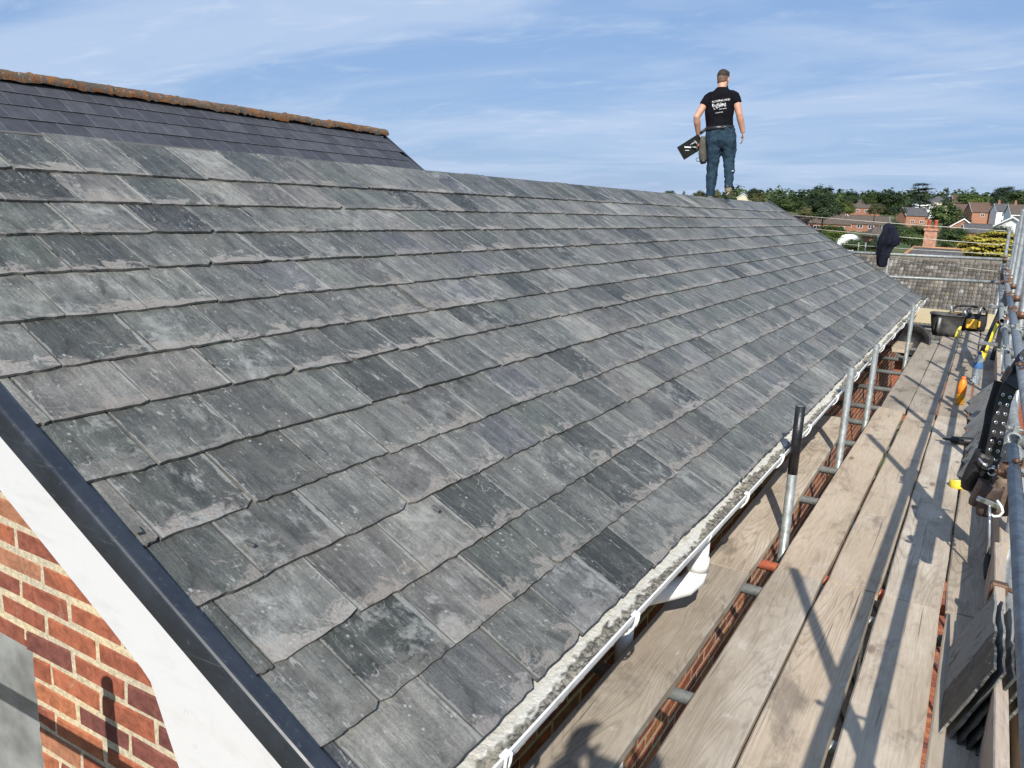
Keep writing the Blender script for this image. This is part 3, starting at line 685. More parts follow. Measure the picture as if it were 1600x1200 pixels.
# guard rails
pipe('guard_rail', (.205, -3.8, -.93), (.200, 3.95, -.93), 'galv2', 'near lower guard rail with its open end showing')
pipe('guard_rail', (.228, 3.4, -.985), (.215, 9.6, -.95)); pipe('guard_rail', (.19, 9.2, -.92), (.20, 14.7, -.90))
pipe('guard_rail', (.20, -3.8, -.645), (.20, 2.4, -.645), 'galv2'); pipe('guard_rail', (.20, 2.42, -.64), (.205, 8.6, -.645), 'galv2'); pipe('guard_rail', (.205, 8.62, -.645), (.20, 14.7, -.62), 'galv2')
pipe('guard_rail', (-3.2, 14.57, -.572), (.42, 14.57, -.516)); o = pipe('guard_rail', (-3.2, 14.57, -.955), (.42, 14.57, -.862), 'galv')
pipe('guard_rail', (-3.2, 14.66, -1.7), (.42, 14.66, -1.66))
# gable end standards (their shadows fall on the brick gable)
pipe('standard', (-1.615, .62, -6), (-1.615, .62, -.86)); pipe('guard_rail', (-3.4, .62, -1.135), (-1.2, .62, -1.10)); pipe('ledger', (-3.6, .7, -2.0), (-.6, .7, -2.0))
# couplers
def coupler_mesh(mat):
    mb = MB()
    for ax, off in (('Z', 0), ('Y', .052)):
        rot = Matrix.Identity(3) if ax == 'Z' else Matrix.Rotation(R(90), 3, 'X')
        mb.lathe([(.0255, -.026), (.032, -.026), (.032, .026), (.0255, .026)], (-off, 0, 0), 14, rot)
        lug = Vector((-off, 0, 0)) + rot @ Vector((0, .043, 0)); mb.cbox(lug-Vector((.012, .014, .018)), lug+Vector((.012, .014, .018)), .003)
        mb.tube([lug+Vector((-.045, 0, 0)), lug+Vector((.05, 0, 0))], .0065, 8); mb.lathe([(0, -.006), (.0125, -.006), (.0125, .006), (0, .006)], lug+Vector((-.03, 0, 0)), 6, Matrix.Rotation(R(90), 3, 'Y'))
    mb.cbox((-.035, -.022, -.02), (-.018, .022, .02), .004)
    return mb.mesh('coupler', M[mat])
cm = [coupler_mesh('rust'), coupler_mesh('galv')]; r = random.Random(6)
for i, (y, z) in enumerate(OUT):
    for zz_ in (-.645, -.94):
        o = link('coupler', cm[r.randrange(2)], scaf, (.262, y, zz_)); o.rotation_euler = (0, r.uniform(-.1, .1), 0)
for x, y, z in ((.20, 14.62, -.52), (.20, 14.62, -.87), (-1.435, 14.62, -.55), (-1.435, 14.62, -.905), (.30, 11.2, -.64), (.335, 12.6, -.64)):
    o = link('coupler', cm[r.randrange(2)], scaf, (x, y, z)); o.rotation_euler = (0, 0, R(90))
for y in (3.6, 9.35, 11.6, 13.0, 10.9, 12.2):
    o = link('coupler', cm[0], scaf, (.235, y, -.645 if y > 9.5 else -.94)); o.rotation_euler = (R(90), 0, 0)
# taut lines strung across the far end of the scaffold
for a, b in (((1250, 337), (1572, 361)), ((1275, 358), (1582, 384)), ((1340, 383), (1575, 398)), ((1392, 404), (1568, 425))):
    mb = MB(); p0 = at(*a, 14.75); p1 = at(*b, 14.72); p0 = p0 + (p0-p1)*.12
    mb.tube([p0, p0.lerp(p1, .5)-Vector((0, 0, .012)), p1], .0055, 6); mb.build('guard_line', simple('pale_rope', (.42,.40,.34), .9), scaf)
for px, a, b in ((1341, 379, 395), (1371, 369, 394), (1352, 379, 395)):
    mb = MB(); mb.tube([at(px+1, a, 14.8), at(px-1, b+2, 14.8)], .012, 8); mb.build('line_post', M['galv'], scaf)

# ------------------------------------------------------------------ scaffold boards, each its own board
def board(x0, x1, y0, y1, label, group='scaffold deck boards', z=ZD, rz=0., mat='wood', t=.038, seed=0, wear=True):
    r = random.Random(seed or hash((round(x0, 3), round(y0, 3))) % 9999); n = max(2, int((y1-y0)/.28)); cx, cy = (x0+x1)/2, (y0+y1)/2; W = (x1-x0)/2; mb = MB()
    cup = r.uniform(-.002, .0015); bow = r.uniform(-.003, .003); rows = []
    for k in range(n+1):
        y = y0 + (y1-y0)*k/n; f = k/n; dz = bow*(1-(2*f-1)**2) + r.uniform(-.0008, .0008); e = .006
        l = r.uniform(-.002, .002); q = r.uniform(-.002, .002)
        if k in (0, n): l += .006; q -= .006
        rows.append([(-W+l, y-cy, -t+dz), (-W+l, y-cy, -e+dz), (-W+l+e, y-cy, dz-cup), (0, y-cy, dz+cup), (W+q-e, y-cy, dz-cup), (W+q, y-cy, -e+dz), (W+q, y-cy, -t+dz)])
    m = 7; vs = [p for q in rows for p in q]; fs = []
    for k in range(n):
        for i in range(m): fs.append((k*m+i, k*m+(i+1) % m, (k+1)*m+(i+1) % m, (k+1)*m+i))
    mb.add(vs, fs + [tuple(range(m)), tuple(range(n*m, (n+1)*m))[::-1]])
    o = mb.build('scaffold_board', M[mat], None, (cx, cy, z)); o.rotation_euler.z = rz
    return tag(o, label, 'board', group)
cols = [((-.650, -.438), 'innermost'), ((-.428, -.208), 'second'), ((-.196, .034), 'third'), ((.050, .272), 'outermost')]
D = {0: (-4.18, -.285, 'deck length behind the photographer'), 1: (-.28, 3.63, 'nearest deck length, beside the leaning slate stack'), 2: (3.638, 7.545, 'middle deck length, level with the black-topped standard'), 3: (7.553, 11.62, 'far deck length, where the drink bottles stand')}
for ci, ((x0, x1), cn) in enumerate(cols):
    for di, (a, b, dn) in D.items():
        j = .014*math.sin(ci*3+di*5); bb = b
        if di == 3 and ci == 0: bb = 12.22
        if di == 3 and ci == 1: bb = 12.40
        dx = (.006, 0, -.004, .01)[(ci+di) % 4]*.7
        board(x0+dx, x1+dx, a+(j if di > 1 else 0), bb, f'{cn} board from the wall in the {dn}', rz=R((.05, -.08, .06, -.04)[(ci+2*di) % 4]), seed=ci*7+di+1)
for ci in (1, 2, 3):
    (x0, x1), cn = cols[ci]; board(x0, x1, 11.63 if ci > 1 else 12.41, 14.55, f'{cn} board from the wall in the last deck length, by the tool bag', seed=50+ci)
board(-.958, -.735, -.6, 3.50, 'inner board under the gutter in the foreground, crossed by the bend of the downpipe', 'boards between wall and deck', seed=61)
board(-.985, -.765, 3.508, 6.9, 'inner board under the gutter beside the black-topped standard', 'boards between wall and deck', rz=R(1.0), seed=62)
board(-.93, -.72, 11.2, 12.0, 'short board offcut lying across transoms below the far gutter', 'boards between wall and deck', seed=63, z=ZD-.002)
board(-3.6, -1.2, .38, .6, 'brown board below the gable window at the lower left', 'boards between wall and deck', z=-1.965, seed=64) if False else None
o = board(-.11, .11, -1.2, 1.2, 'reddish brown board end below the gable window', 'boards at the gable', z=-1.90, seed=64); o.location = (-2.75, .80, -1.90); o.rotation_euler.z = R(90)
# toe boards on edge
def toe(x, y0, y1, label, mat='toe', z0=ZD+.001, h=.225, lean=0., group='toe boards', t=.038):
    mb = MB(); L = (y1-y0)/2; n = max(2, int(L*6)); r = random.Random(int(x*1e3+y0*7)); vs = []
    for k in range(n+1):
        y = -L + 2*L*k/n; q = r.uniform(-.0015, .0015); e = .004
        vs += [(-t/2+q, y, 0), (t/2+q, y, 0), (t/2+q, y, h-e), (t/2-e+q, y, h), (-t/2+e+q, y, h), (-t/2+q, y, h-e)]
    m_ = 6; fs = [(k*m_+i, k*m_+(i+1) % m_, (k+1)*m_+(i+1) % m_, (k+1)*m_+i) for k in range(n) for i in range(m_)] + [tuple(range(m_)), tuple(range(n*m_, (n+1)*m_))]
    mb.add(vs, fs); o = mb.build('toe_board', M[mat], None, (x, (y0+y1)/2, z0)); o.rotation_euler.y = lean; return tag(o, label, 'board', group)
tb = toe(.212, -.1, 3.98, 'near weathered toe board on edge, gripped by a rusty clip', lean=R(2))
mb = MB(); mb.cbox((-.03, -.022, .19), (.03, .022, .234), .006); mb.cbox((-.032, -.02, .10), (-.022, .02, .225), .003); mb.tube([(.03, 0, .215), (.085, 0, .20)], .009, 8); cl = mb.build('toe_board_clip', M['rust'], tb); cl.location = (0, 1.55, 0)
toe(.300, -.2, 3.4, 'pale board on edge outside the near toe board', 'wood', z0=ZD-.2, h=.33)
toe(.238, 4.0, 7.9, 'middle toe board behind the hanging tool belt'); toe(.235, 7.95, 11.8, 'far toe board behind the yellow bar clamp')
mb = MB(); mb.box((-.9, -.015, 0), (.9, .015, .235)); o = mb.build('toe_board', M['newwood'], None, (-.62, 14.52, ZD+.001)); tag(o, 'new yellow pine toe board across the far end of the deck', 'board', 'toe boards')
M_blk = M['rub']

# ------------------------------------------------------------------ slates leaning on the toe board
def loose_slate(L, W, r, t=.008):
    mb = MB(); mb.cur = (r.uniform(.0, .12), .3, r.random(), 1); n = 12; pts = []  # low tone puts the shade of the leaning faces into the colour
    for k in range(n): pts.append((-L/2 + L*k/n, -W/2 + r.uniform(-.007, .004)))
    for k in range(n): pts.append((L/2 + r.uniform(-.008, .004), -W/2 + W*k/n))
    for k in range(n): pts.append((L/2 - L*k/n, W/2 + r.uniform(-.012, .004)))
    for k in range(n): pts.append((-L/2 + r.uniform(-.006, .006), W/2 - W*k/n))
    q = len(pts); vs = [(x, y, t/2) for x, y in pts] + [(x*.995, y*.995, -t/2) for x, y in pts] + [(0, 0, t/2), (0, 0, -t/2)]
    fs = [(i, (i+1) % q, q+(i+1) % q, q+i) for i in range(q)] + [(2*q, i, (i+1) % q) for i in range(q)] + [(2*q+1, q+(i+1) % q, q+i) for i in range(q)]
    k = mb.add(vs, fs)
    for i, v in enumerate(vs): mb.uv[k+i] = (v[0]+.3, v[1]+.35)
    return mb
r = random.Random(31)
nm = ['leftmost', 'second', 'third', 'fourth', 'rearmost']
for k in range(5):
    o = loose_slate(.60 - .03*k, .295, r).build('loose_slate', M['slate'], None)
    tag(o, f'broken-edged dark slate leaning on the near toe board, {nm[k]} of the five', 'slate', 'slates leaning on the near toe board')
    a = math.atan2(.255, .105+.0*k)*1.0; x = .085 + k*.026; W = .295
    rot = Matrix.Rotation(-a, 3, 'Y'); d = Vector((math.cos(a), 0, math.sin(a)))
    m3 = Matrix((Vector((0, 1, 0)), d, Vector((0, 1, 0)).cross(d))).transposed()
    o.matrix_world = Matrix.Translation(Vector((x, 2.98 - .03*k, ZD+.004)) + d*W/2) @ m3.to_4x4()
nm = ['nearest', 'second', 'third', 'fourth', 'fifth', 'sixth', 'seventh', 'farthest']
for k in range(8):
    o = loose_slate(.50, .28, r).build('loose_slate', M['slate'], None)
    tag(o, f'dark slate standing tilted against the rail beyond the tool belt, {nm[k]} of the eight', 'slate', 'slates stacked beyond the tool belt')
    a = R(62 - 2*k); yk = 5.55 + k*.36; x = .10 + (k % 3)*.015; d = Vector((math.cos(a), .22, math.sin(a))).normalized(); t1 = Vector((-.16, 1, .05)); t1 = (t1-d*t1.dot(d)).normalized()
    m3 = Matrix((t1, d, t1.cross(d))).transposed(); zmin = min((m3 @ Vector((sx*.26, sy*.147, 0))).z for sx in (-1, 1) for sy in (-1, 1))
    o.matrix_world = Matrix.Translation(Vector((x+.05, yk, ZD+.002-zmin))) @ m3.to_4x4()
for (x, y, l) in ((.09, 1.92, 0),):
    pass

# ------------------------------------------------------------------ tools and litter on the deck
leather = simple('black_leather', (.016,.015,.015), .5, 0, .5, 14, .35); suede = simple('brown_suede', (.15,.108,.078), .9, 0, .4, 10, .6); steel = simple('bright_steel', (.62,.62,.62), .28, .9, .15, 20, .1)
belt = thing('tool_belt', 'black studded leather tool belt with brown pouches hung over the guard rail', 'tool belt', (.17, 4.35, -.645))
def strip(path, wv, w, t, mb):
    """flat strap following path, width direction wv"""
    wv = Vector(wv).normalized(); n = len(path); vs = []
    for i, p in enumerate(path):
        tg = (Vector(path[min(i+1, n-1)])-Vector(path[max(i-1, 0)])).normalized(); wd = (wv - tg*wv.dot(tg)).normalized(); nn = tg.cross(wd)
        p = Vector(p); vs += [p-wd*w/2-nn*t/2, p+wd*w/2-nn*t/2, p+wd*w/2+nn*t/2, p-wd*w/2+nn*t/2]
    fs = [(i*4+k, i*4+(k+1) % 4, (i+1)*4+(k+1) % 4, (i+1)*4+k) for i in range(n-1) for k in range(4)] + [(0,1,2,3), (4*n-4, 4*n-3, 4*n-2, 4*n-1)]
    mb.smooth = False; mb.add(vs, fs)
L0 = Vector((.17, 4.35, -.645)); loc = lambda px, py, Y: at(px, py, Y) - L0
path = [loc(1616, 548, 4.5), loc(1603, 560, 4.45), loc(1590, 580, 4.38), loc(1578, 602, 4.34), loc(1568, 626, 4.32), loc(1562, 655, 4.30), loc(1556, 685, 4.28), loc(1550, 712, 4.26), loc(1543, 735, 4.24)]
mb = MB(); strip(path, Vector((.8, .6, .15)), .075, .007, mb); st = mb.build('strap', leather, belt)
mb2 = MB(); mb2.lathe([(.0042, .001), (.0085, .0015), (.0095, .004), (.0085, .0055), (.0042, .005)], (0, 0, 0), 12); em = mb2.mesh('eyelet', steel)
for i in range(len(path)-1):
    for f in (.2, .7):
        p = path[i].lerp(path[i+1], f); tg = (path[i+1]-path[i]).normalized(); wd = Vector((.8, .6, .15)); wd = (wd - tg*wd.dot(tg)).normalized(); nn = tg.cross(wd); 
        if nn.dot(-(p+L0)) < 0: nn = -nn
        for sgn in (-1, 1):
            if 2 <= i <= 2 or (i == 3 and f < .5): continue
            o = link('eyelet', em, st); o.matrix_world = Matrix.Translation(p + wd*sgn*.019 + nn*.002) @ Matrix((wd, tg, nn)).transposed().to_4x4()
mb = MB(); strip([path[2]+Vector((-.004,-.006,0)), path[3]+Vector((-.004,-.006,0))], Vector((.8, .6, .15)), .092, .012, mb); mb.build('buckle', M['black'], belt)
mb = MB(); back = [loc(1563, 596, 4.46), loc(1556, 618, 4.45), loc(1549, 642, 4.46), loc(1546, 664, 4.43), loc(1540, 690, 4.42), loc(1532, 716, 4.40), loc(1529, 742, 4.38)]
strip(back, Vector((.7, .5, .5)), .05, .016, mb); strip([p+Vector((.03, .05, -.01*(-1)**i)) for i, p in enumerate(back[1:])], Vector((.5, .8, -.1)), .055, .012, mb); mb.build('padded_back', simple('black_webbing', (.011,.011,.013), .8), belt)
def pouch(c, w, d, h, mat, rot, name='pouch'):
    mb = MB(); n = 14; vs = []; prof = [(0, .78, .72), (.15, .95, .95), (.5, 1.02, 1.05), (.85, 1, 1.0), (1, 1.03, 1.06)]
    for f, a, b2 in prof:
        for k in range(n):
            t = 2*math.pi*k/n; cx = math.copysign(abs(math.cos(t))**.6, math.cos(t)); cy = math.copysign(abs(math.sin(t))**.6, math.sin(t))
            vs.append((cx*w/2*a, cy*d/2*b2, h*(f-1)))
    q = len(prof)
    fs = [(i*n+k, i*n+(k+1) % n, (i+1)*n+(k+1) % n, (i+1)*n+k) for i in range(q-1) for k in range(n)] + [tuple(range(n))[::-1]]
    ins = [(x*.9, y*.86, z-.002) for x, y, z in vs[-n:]]; k0 = len(vs); vs += ins; fs += [((q-1)*n+k, (q-1)*n+(k+1) % n, k0+(k+1) % n, k0+k) for k in range(n)]
    k1 = len(vs); vs += [(x, y, z-h*.6) for x, y, z in ins]; fs += [(k0+k, k0+(k+1) % n, k1+(k+1) % n, k1+k) for k in range(n)] + [tuple(range(k1, k1+n))]
    mb.smooth = True; mb.add(vs, fs); o = mb.build(name, mat, belt); o.location = c; o.rotation_euler = rot; return o
pouch(loc(1545, 708, 4.28), .115, .07, .20, leather, (R(8), R(12), R(35)), 'nail_pouch')
pouch(loc(1572, 742, 4.22), .10, .08, .20, suede, (R(6), R(-6), R(30)), 'suede_pouch')
pouch(loc(1541, 752, 4.2), .06, .05, .13, suede, (R(4), R(14), R(20)), 'small_suede_pouch')
pouch(loc(1554, 758, 4.16), .085, .055, .155, simple('dark_brown_leather', (.055,.036,.03), .6, 0, .4, 15, .3), (R(5), R(6), R(30)), 'dark_pouch')
mb = MB(); mb.tube([loc(1529, 716, 4.2), loc(1536, 724, 4.19), loc(1542, 729, 4.18)], .005, 8); mb.build('metal_clip', steel, belt)
mb = MB(); c = loc(1550, 737, 4.15); mb.tube([c + Vector((math.cos(t)*.017, 0, math.sin(t)*.017)) for t in [R(x) for x in range(-160, 161, 20)]], .003, 8); mb.build('ring', steel, belt)
ham = thing('hammer', 'slater\'s hammer with a pale wire loop hanging below the tool belt', 'hammer', (.19, 4.1, -1.6)); hl = lambda px, py, Y: at(px, py, Y) - Vector((.19, 4.1, -1.6))
mb = MB(); mb.tube([hl(1546, 790, 4.1), hl(1546, 820, 4.08), hl(1546, 850, 4.06), hl(1543, 866, 4.05)], [.007, .006, .006, .005], 8); mb.build('shaft', steel, ham)
mb = MB(); mb.tube([hl(1544, 866, 4.05), hl(1543, 880, 4.03), hl(1543, 895, 4.0), hl(1542, 905, 3.98)], [.011, .017, .018, .012], 10); mb.build('grip', M['rub'], ham)
mb = MB(); mb.tube([hl(1558, 782, 4.08), hl(1565, 792, 4.06), hl(1567, 800, 4.05), hl(1562, 806, 4.05), hl(1553, 807, 4.05), hl(1549, 804, 4.06)], .006, 8); mb.build('wire_loop', simple('white_coated_wire', (.78,.78,.76), .4), ham)
mb = MB(); mb.cbox((-.06, -.012, -.012), (.05, .012, .012), .004); o = mb.build('head', steel, ham); o.location = hl(1546, 786, 4.1); o.rotation_euler = (0, R(20), R(30))
# tape measure
tp = thing('tape_measure', 'round yellow tape measure lying on the deck', 'tape measure', (.030, 5.50, ZD)); ylw = simple('yellow_plastic', (.70,.55,.04), .5, 0, .25, 14, .1)
mb = MB(); mb.lathe([(0, 0), (.040, 0), (.0455, .006), (.0455, .036), (.040, .042), (.026, .0435), (0, .0435)], n=26); mb.build('case', ylw, tp)
mb = MB(); mb.lathe([(0, .0437), (.024, .0437), (.024, .0452), (0, .0452)], n=20); mb.build('disc', simple('pale_yellow_label', (.85,.78,.25), .45, 0, .05), tp)
mb = MB(); mb.box((.036, -.012, .002), (.062, .012, .016)); mb.build('tape_lip', M['black'], tp)
# bottles
def bottle(name, label, loc_, parts, group='drink bottles on the deck'):
    t = thing(name, label, 'bottle', loc_, group)
    for pn, prof, mat in parts: mb = MB(); mb.lathe(prof, n=22); mb.build(pn, mat, t)
    return t
g = G('clear_pet', .08, 0, .5); g.b.inputs['Transmission Weight'].default_value = .85; g.b.inputs['IOR'].default_value = 1.25; g.col((.72,.84,.92)); pet = g.m
g = G('amber_drink', .12, 0, .5); g.b.inputs['Transmission Weight'].default_value = .35; g.col((.72,.34,.02)); amber = g.m
orange = simple('orange_label', (.85,.24,.02), .4, 0, .1); blue = simple('blue_cap', (.02,.06,.28), .4); bluel = simple('blue_label', (.06,.16,.36), .4, 0, .3, 30)
bottle('juice_bottle', 'part-drunk orange drink bottle with an orange label on the deck', (-.045, 8.16, ZD), [('body', [(0, .001), (.030, .001), (.036, .012), (.036, .095), (.033, .10)], amber), ('label', [(.0335, .10), (.0372, .104), (.0372, .165), (.031, .205), (.020, .232)], orange), ('cap', [(.019, .232), (.019, .252), (.016, .256), (0, .256)], simple('orange_cap', (.78,.17,.02), .4))])
bottle('water_bottle', 'clear water bottle with a blue cap and label on the deck', (.055, 9.40, ZD), [('body', [(0, .001), (.036, .001), (.043, .014), (.041, .03), (.043, .05), (.041, .07), (.043, .095), (.043, .235), (.038, .262), (.022, .292), (.016, .302)], pet), ('label', [(.0436, .155), (.0444, .157), (.0444, .215), (.0436, .217)], bluel), ('cap', [(.0172, .296), (.0172, .322), (.014, .325), (0, .325)], blue)])
# black drill-like driver on the deck
dr = thing('cordless_driver', 'small black cordless driver lying on the deck beside the slates', 'drill', (.06, 6.62, ZD)); blk = simple('matt_black_plastic', (.014,.014,.016), .5, 0, .3)
mb = MB(); mb.tube([(-.17, 0, .035), (-.12, 0, .035), (-.11, 0, .035), (.02, 0, .036), (.06, 0, .036)], [.006, .010, .026, .032, .027], 14); mb.build('body', blk, dr)
mb = MB(); mb.tube([(.0, 0, .03), (.05, -.06, .03), (.07, -.11, .03)], [.02, .019, .022], 10); mb.build('handle', blk, dr)
mb = MB(); mb.cbox((.04, -.165, .003), (.12, -.10, .055), .006); mb.build('battery', M['rub'], dr); dr.rotation_euler.z = R(12)
# bar clamp leaning by the rail: black bar, yellow handle
bc = thing('bar_clamp', 'long black and yellow bar clamp leaning against the guard rail', 'clamp', (.12, 11.0, ZD)); bl = lambda px, py, Y: at(px, py, Y) - Vector((.12, 11.0, ZD))
mb = MB(); strip([bl(1531, 562, 10.4), bl(1545, 530, 10.6), bl(1562, 492, 10.9), bl(1577, 452, 11.2)], Vector((1, 0, .3)), .075, .02, mb); mb.build('bar', blk, bc)
mb = MB(); strip([bl(1541, 548, 10.34), bl(1549, 528, 10.5), bl(1556, 510, 10.6), bl(1564, 497, 10.75)], Vector((1, 0, .3)), .022, .03, mb); strip([bl(1531, 566, 10.3), bl(1538, 551, 10.4)], Vector((1, 0, .3)), .055, .04, mb); mb.build('yellow_grip', ylw, bc)
mb = MB(); p = bl(1545, 537, 10.4); mb.cbox(p+Vector((-.10, -.015, -.02)), p+Vector((.09, .015, .02)), .005); mb.build('jaw', steel, bc); mb = MB(); p = bl(1560, 480, 10.85); mb.cbox(p+Vector((-.09, -.015, -.02)), p+Vector((.06, .015, .02)), .005); mb.build('jaw', steel, bc)
mb = MB(); strip([bl(1557, 562, 10.5), bl(1567, 530, 10.7), bl(1573, 505, 10.9)], Vector((1, .2, .3)), .13, .05, mb); mb.build('webbing_bag', blk, bc)
# rubber tubs and tool bag at the far end
tub = thing('builders_tub', 'square-sided black builder\'s tub standing at the far end of the deck', 'tub', (-.40, 13.15, ZD))
mb = MB(); n = 28
def sq(r_, z, p=.55): return [(math.copysign(abs(math.cos(2*math.pi*k/n))**p, math.cos(2*math.pi*k/n))*r_, math.copysign(abs(math.sin(2*math.pi*k/n))**p, math.sin(2*math.pi*k/n))*r_*.85, z) for k in range(n)]
lay = [sq(.165, 0), sq(.185, .08), sq(.21, .22), sq(.222, .30), sq(.236, .303), sq(.236, .318), sq(.212, .316), sq(.198, .20), sq(.160, .012)]
vs = [p for q in lay for p in q]; mb.smooth = True; mb.add(vs, [(i*n+k, i*n+(k+1) % n, (i+1)*n+(k+1) % n, (i+1)*n+k) for i in range(len(lay)-1) for k in range(n)] + [tuple(range(n))[::-1], tuple(range((len(lay)-1)*n, len(lay)*n))]); mb.build('body', simple('dusty_black_rubber', (.05,.05,.048), .7, 0, .75, 7, .4), tub)
mb = MB(); mb.tube([(-.10, -.20, .06), (-.085, -.22, .27)], .022, 10); mb.build('tube_offcut', M['galv'], tub)
trug = thing('rubber_trug', 'round black rubber trug tipped on its side below the far gutter', 'tub', tuple(at(1418, 541, 12.1))); rot = Matrix.Rotation(R(58), 3, 'X') @ Matrix.Rotation(R(14), 3, 'Y')
mb = MB(); mb.lathe([(0, 0), (.16, 0), (.19, .12), (.215, .24), (.228, .242), (.228, .256), (.205, .25), (.18, .12), (.15, .012), (0, .012)], (0, 0, 0), 30, rot); o = mb.build('shell', M['rub'], trug); o.location = (0, 0, 0)
bag = thing('tool_bag', 'open black tool bag with orange-yellow tools sticking out at the deck end', 'tool bag', (-.17, 14.18, ZD)); oy = simple('tool_yellow', (.82,.44,.045), .45, 0, .12, 18, .05)
mb = MB(); n = 24
def sr(a, b2, z): return [(math.copysign(abs(math.cos(2*math.pi*k/n))**.5, math.cos(2*math.pi*k/n))*a, math.copysign(abs(math.sin(2*math.pi*k/n))**.5, math.sin(2*math.pi*k/n))*b2, z) for k in range(n)]
lay = [sr(.26, .15, 0), sr(.275, .165, .1), sr(.27, .16, .22), sr(.262, .15, .24), sr(.24, .14, .22), sr(.23, .13, .06)]
vs = [p for q in lay for p in q]; mb.smooth = True; mb.add(vs, [(i*n+k, i*n+(k+1) % n, (i+1)*n+(k+1) % n, (i+1)*n+k) for i in range(len(lay)-1) for k in range(n)] + [tuple(range(n))[::-1], tuple(range((len(lay)-1)*n, len(lay)*n))]); mb.build('body', simple('black_canvas', (.014,.014,.016), .8, 0, .5, 20, .4), bag)
mb = MB(); mb.tube([(-.20, .03, .2), (-.20, .03, .30), (-.16, .03, .345), (0, .03, .36), (.2, .03, .345), (.25, .03, .30), (.255, .03, .2)], .016, 10); mb.build('handle', blk, bag)
mb = MB(); mb.cbox((.0, -.205, .04), (.15, -.16, .185), .012); mb.cbox((.155, -.20, .07), (.19, -.16, .16), .008); mb.build('charger', oy, bag)
mb = MB(); mb.cbox((-.24, -.13, .20), (-.10, -.02, .245), .01); mb.build('yellow_case', oy, bag)
for i, (x, y, h, a) in enumerate(((-.16, .05, .33, 10), (-.05, -.03, .31, -8), (.05, .02, .30, 14), (.13, -.02, .33, -4))):
    mb = MB(); mb.tube([(0, 0, 0), (0, 0, h-.12), (0, 0, h-.1), (0, 0, h)], [.012, .012, .026, .022], 10); o = mb.build('tool_handle', (M['galv'], blk, steel, M['galv'])[i], bag); o.location = (x, y, .03); o.rotation_euler = (R(a), R(-a*1.5), 0)
kn = thing('utility_knife', 'yellow trimming knife standing against the tub', 'knife', (-.25, 12.99, ZD+.005)); mb = MB(); mb.cbox((-.024, -.012, 0), (.024, .012, .17), .008); kb = mb.build('handle', ylw, kn)
mb = MB(); mb.box((-.008, -.014, .05), (.008, -.0125, .13)); mb.build('slot', simple('grey_slot', (.4,.33,.1), .5), kn); kn.rotation_euler = (R(-14), R(9), 0)
# dark jacket hung over the far post
jk = MB(); jk.smooth = True; n = 18; J0 = at(1388, 395, 14.5); rows = []
prof = [(348, 1389, 3, 2), (352, 1389, 8, 6), (362, 1390, 12, 8), (374, 1389, 16, 10), (382, 1388, 17, 10), (384, 1385, 12, 8), (392, 1382, 11, 8), (402, 1379, 9, 7), (410, 1378, 8.5, 6), (418, 1378, 7, 5)]
r = random.Random(8); vs = []
for py, px, hw, dp in prof:
    c = at(px, py, 14.5)
    for k in range(n):
        t = 2*math.pi*k/n; fold = 1+.22*math.sin(5*t+py*.09)+.12*math.sin(9*t+py*.25)
        vs.append(c + Vector((math.cos(t)*hw*.0098*fold, math.sin(t)*dp*.0113*fold, 0)))
jk.add([v-J0 for v in vs], [(i*n+k, i*n+(k+1) % n, (i+1)*n+(k+1) % n, (i+1)*n+k) for i in range(len(prof)-1) for k in range(n)] + [tuple(range(n)), tuple(range((len(prof)-1)*n, len(prof)*n))[::-1]])
jo = jk.build('jacket', simple('navy_black_cloth', (.011,.012,.021), .9, 0, .4, 8, .3, .1), None, J0); tag(jo, 'dark navy jacket hung over the far scaffold post', 'jacket')
sd = jo.modifiers.new('s', 'SUBSURF'); sd.levels = 1; sd.render_levels = 2
# slate chips left on the roof
for (px, py, rz) in ((680, 795, .4), (388, 850, .9), (212, 828, 0.2)):
    d = rt*((px-800)/F) - up*((py-600)/F) + fw; P = d*((CC+.006)/d.dot(nv)); mb = MB(); mb.cur = (.1, .5, .3, 1); mb.prism([(-.014, -.006, 0), (.012, -.008, 0), (.016, .004, 0), (-.008, .009, 0)], (0, 0, .006))
    o = mb.build('slate_chip', M['slate'], None, P); o.rotation_euler = (0, TH, rz); tag(o, {680: 'small dark chip lying on the palest slate', 388: 'small dark chip low on the roof slates', 212: 'small dark chip beside the verge trim'}[px], 'slate chip', 'slate chips on the roof')
mb = MB(); mb.box((-1.04, -6, -6.2), (5, 25, -5.99)); tag(mb.build('yard', simple('dark_gap_ground', (.022,.021,.02), .95, 0, .4, 3, .4, .1)), None, kind='structure')  # ground sheet added with a dark colour, standing in for shade in deck gaps
# low brick path seen down through the deck gaps
mb = MB(); r = random.Random(14)
for i in range(58, 118):
    for j in range(2):
        mb.cur = rc(); x = .02+j*.225+(.11 if i % 2 else 0); y = 1.5+i*.112; mb.box((x, y, -5.985), (x+.215, y+.102, -5.94+r.uniform(0, .006)))
tag(mb.build('brick_path', M['brickj']), None, kind='structure')
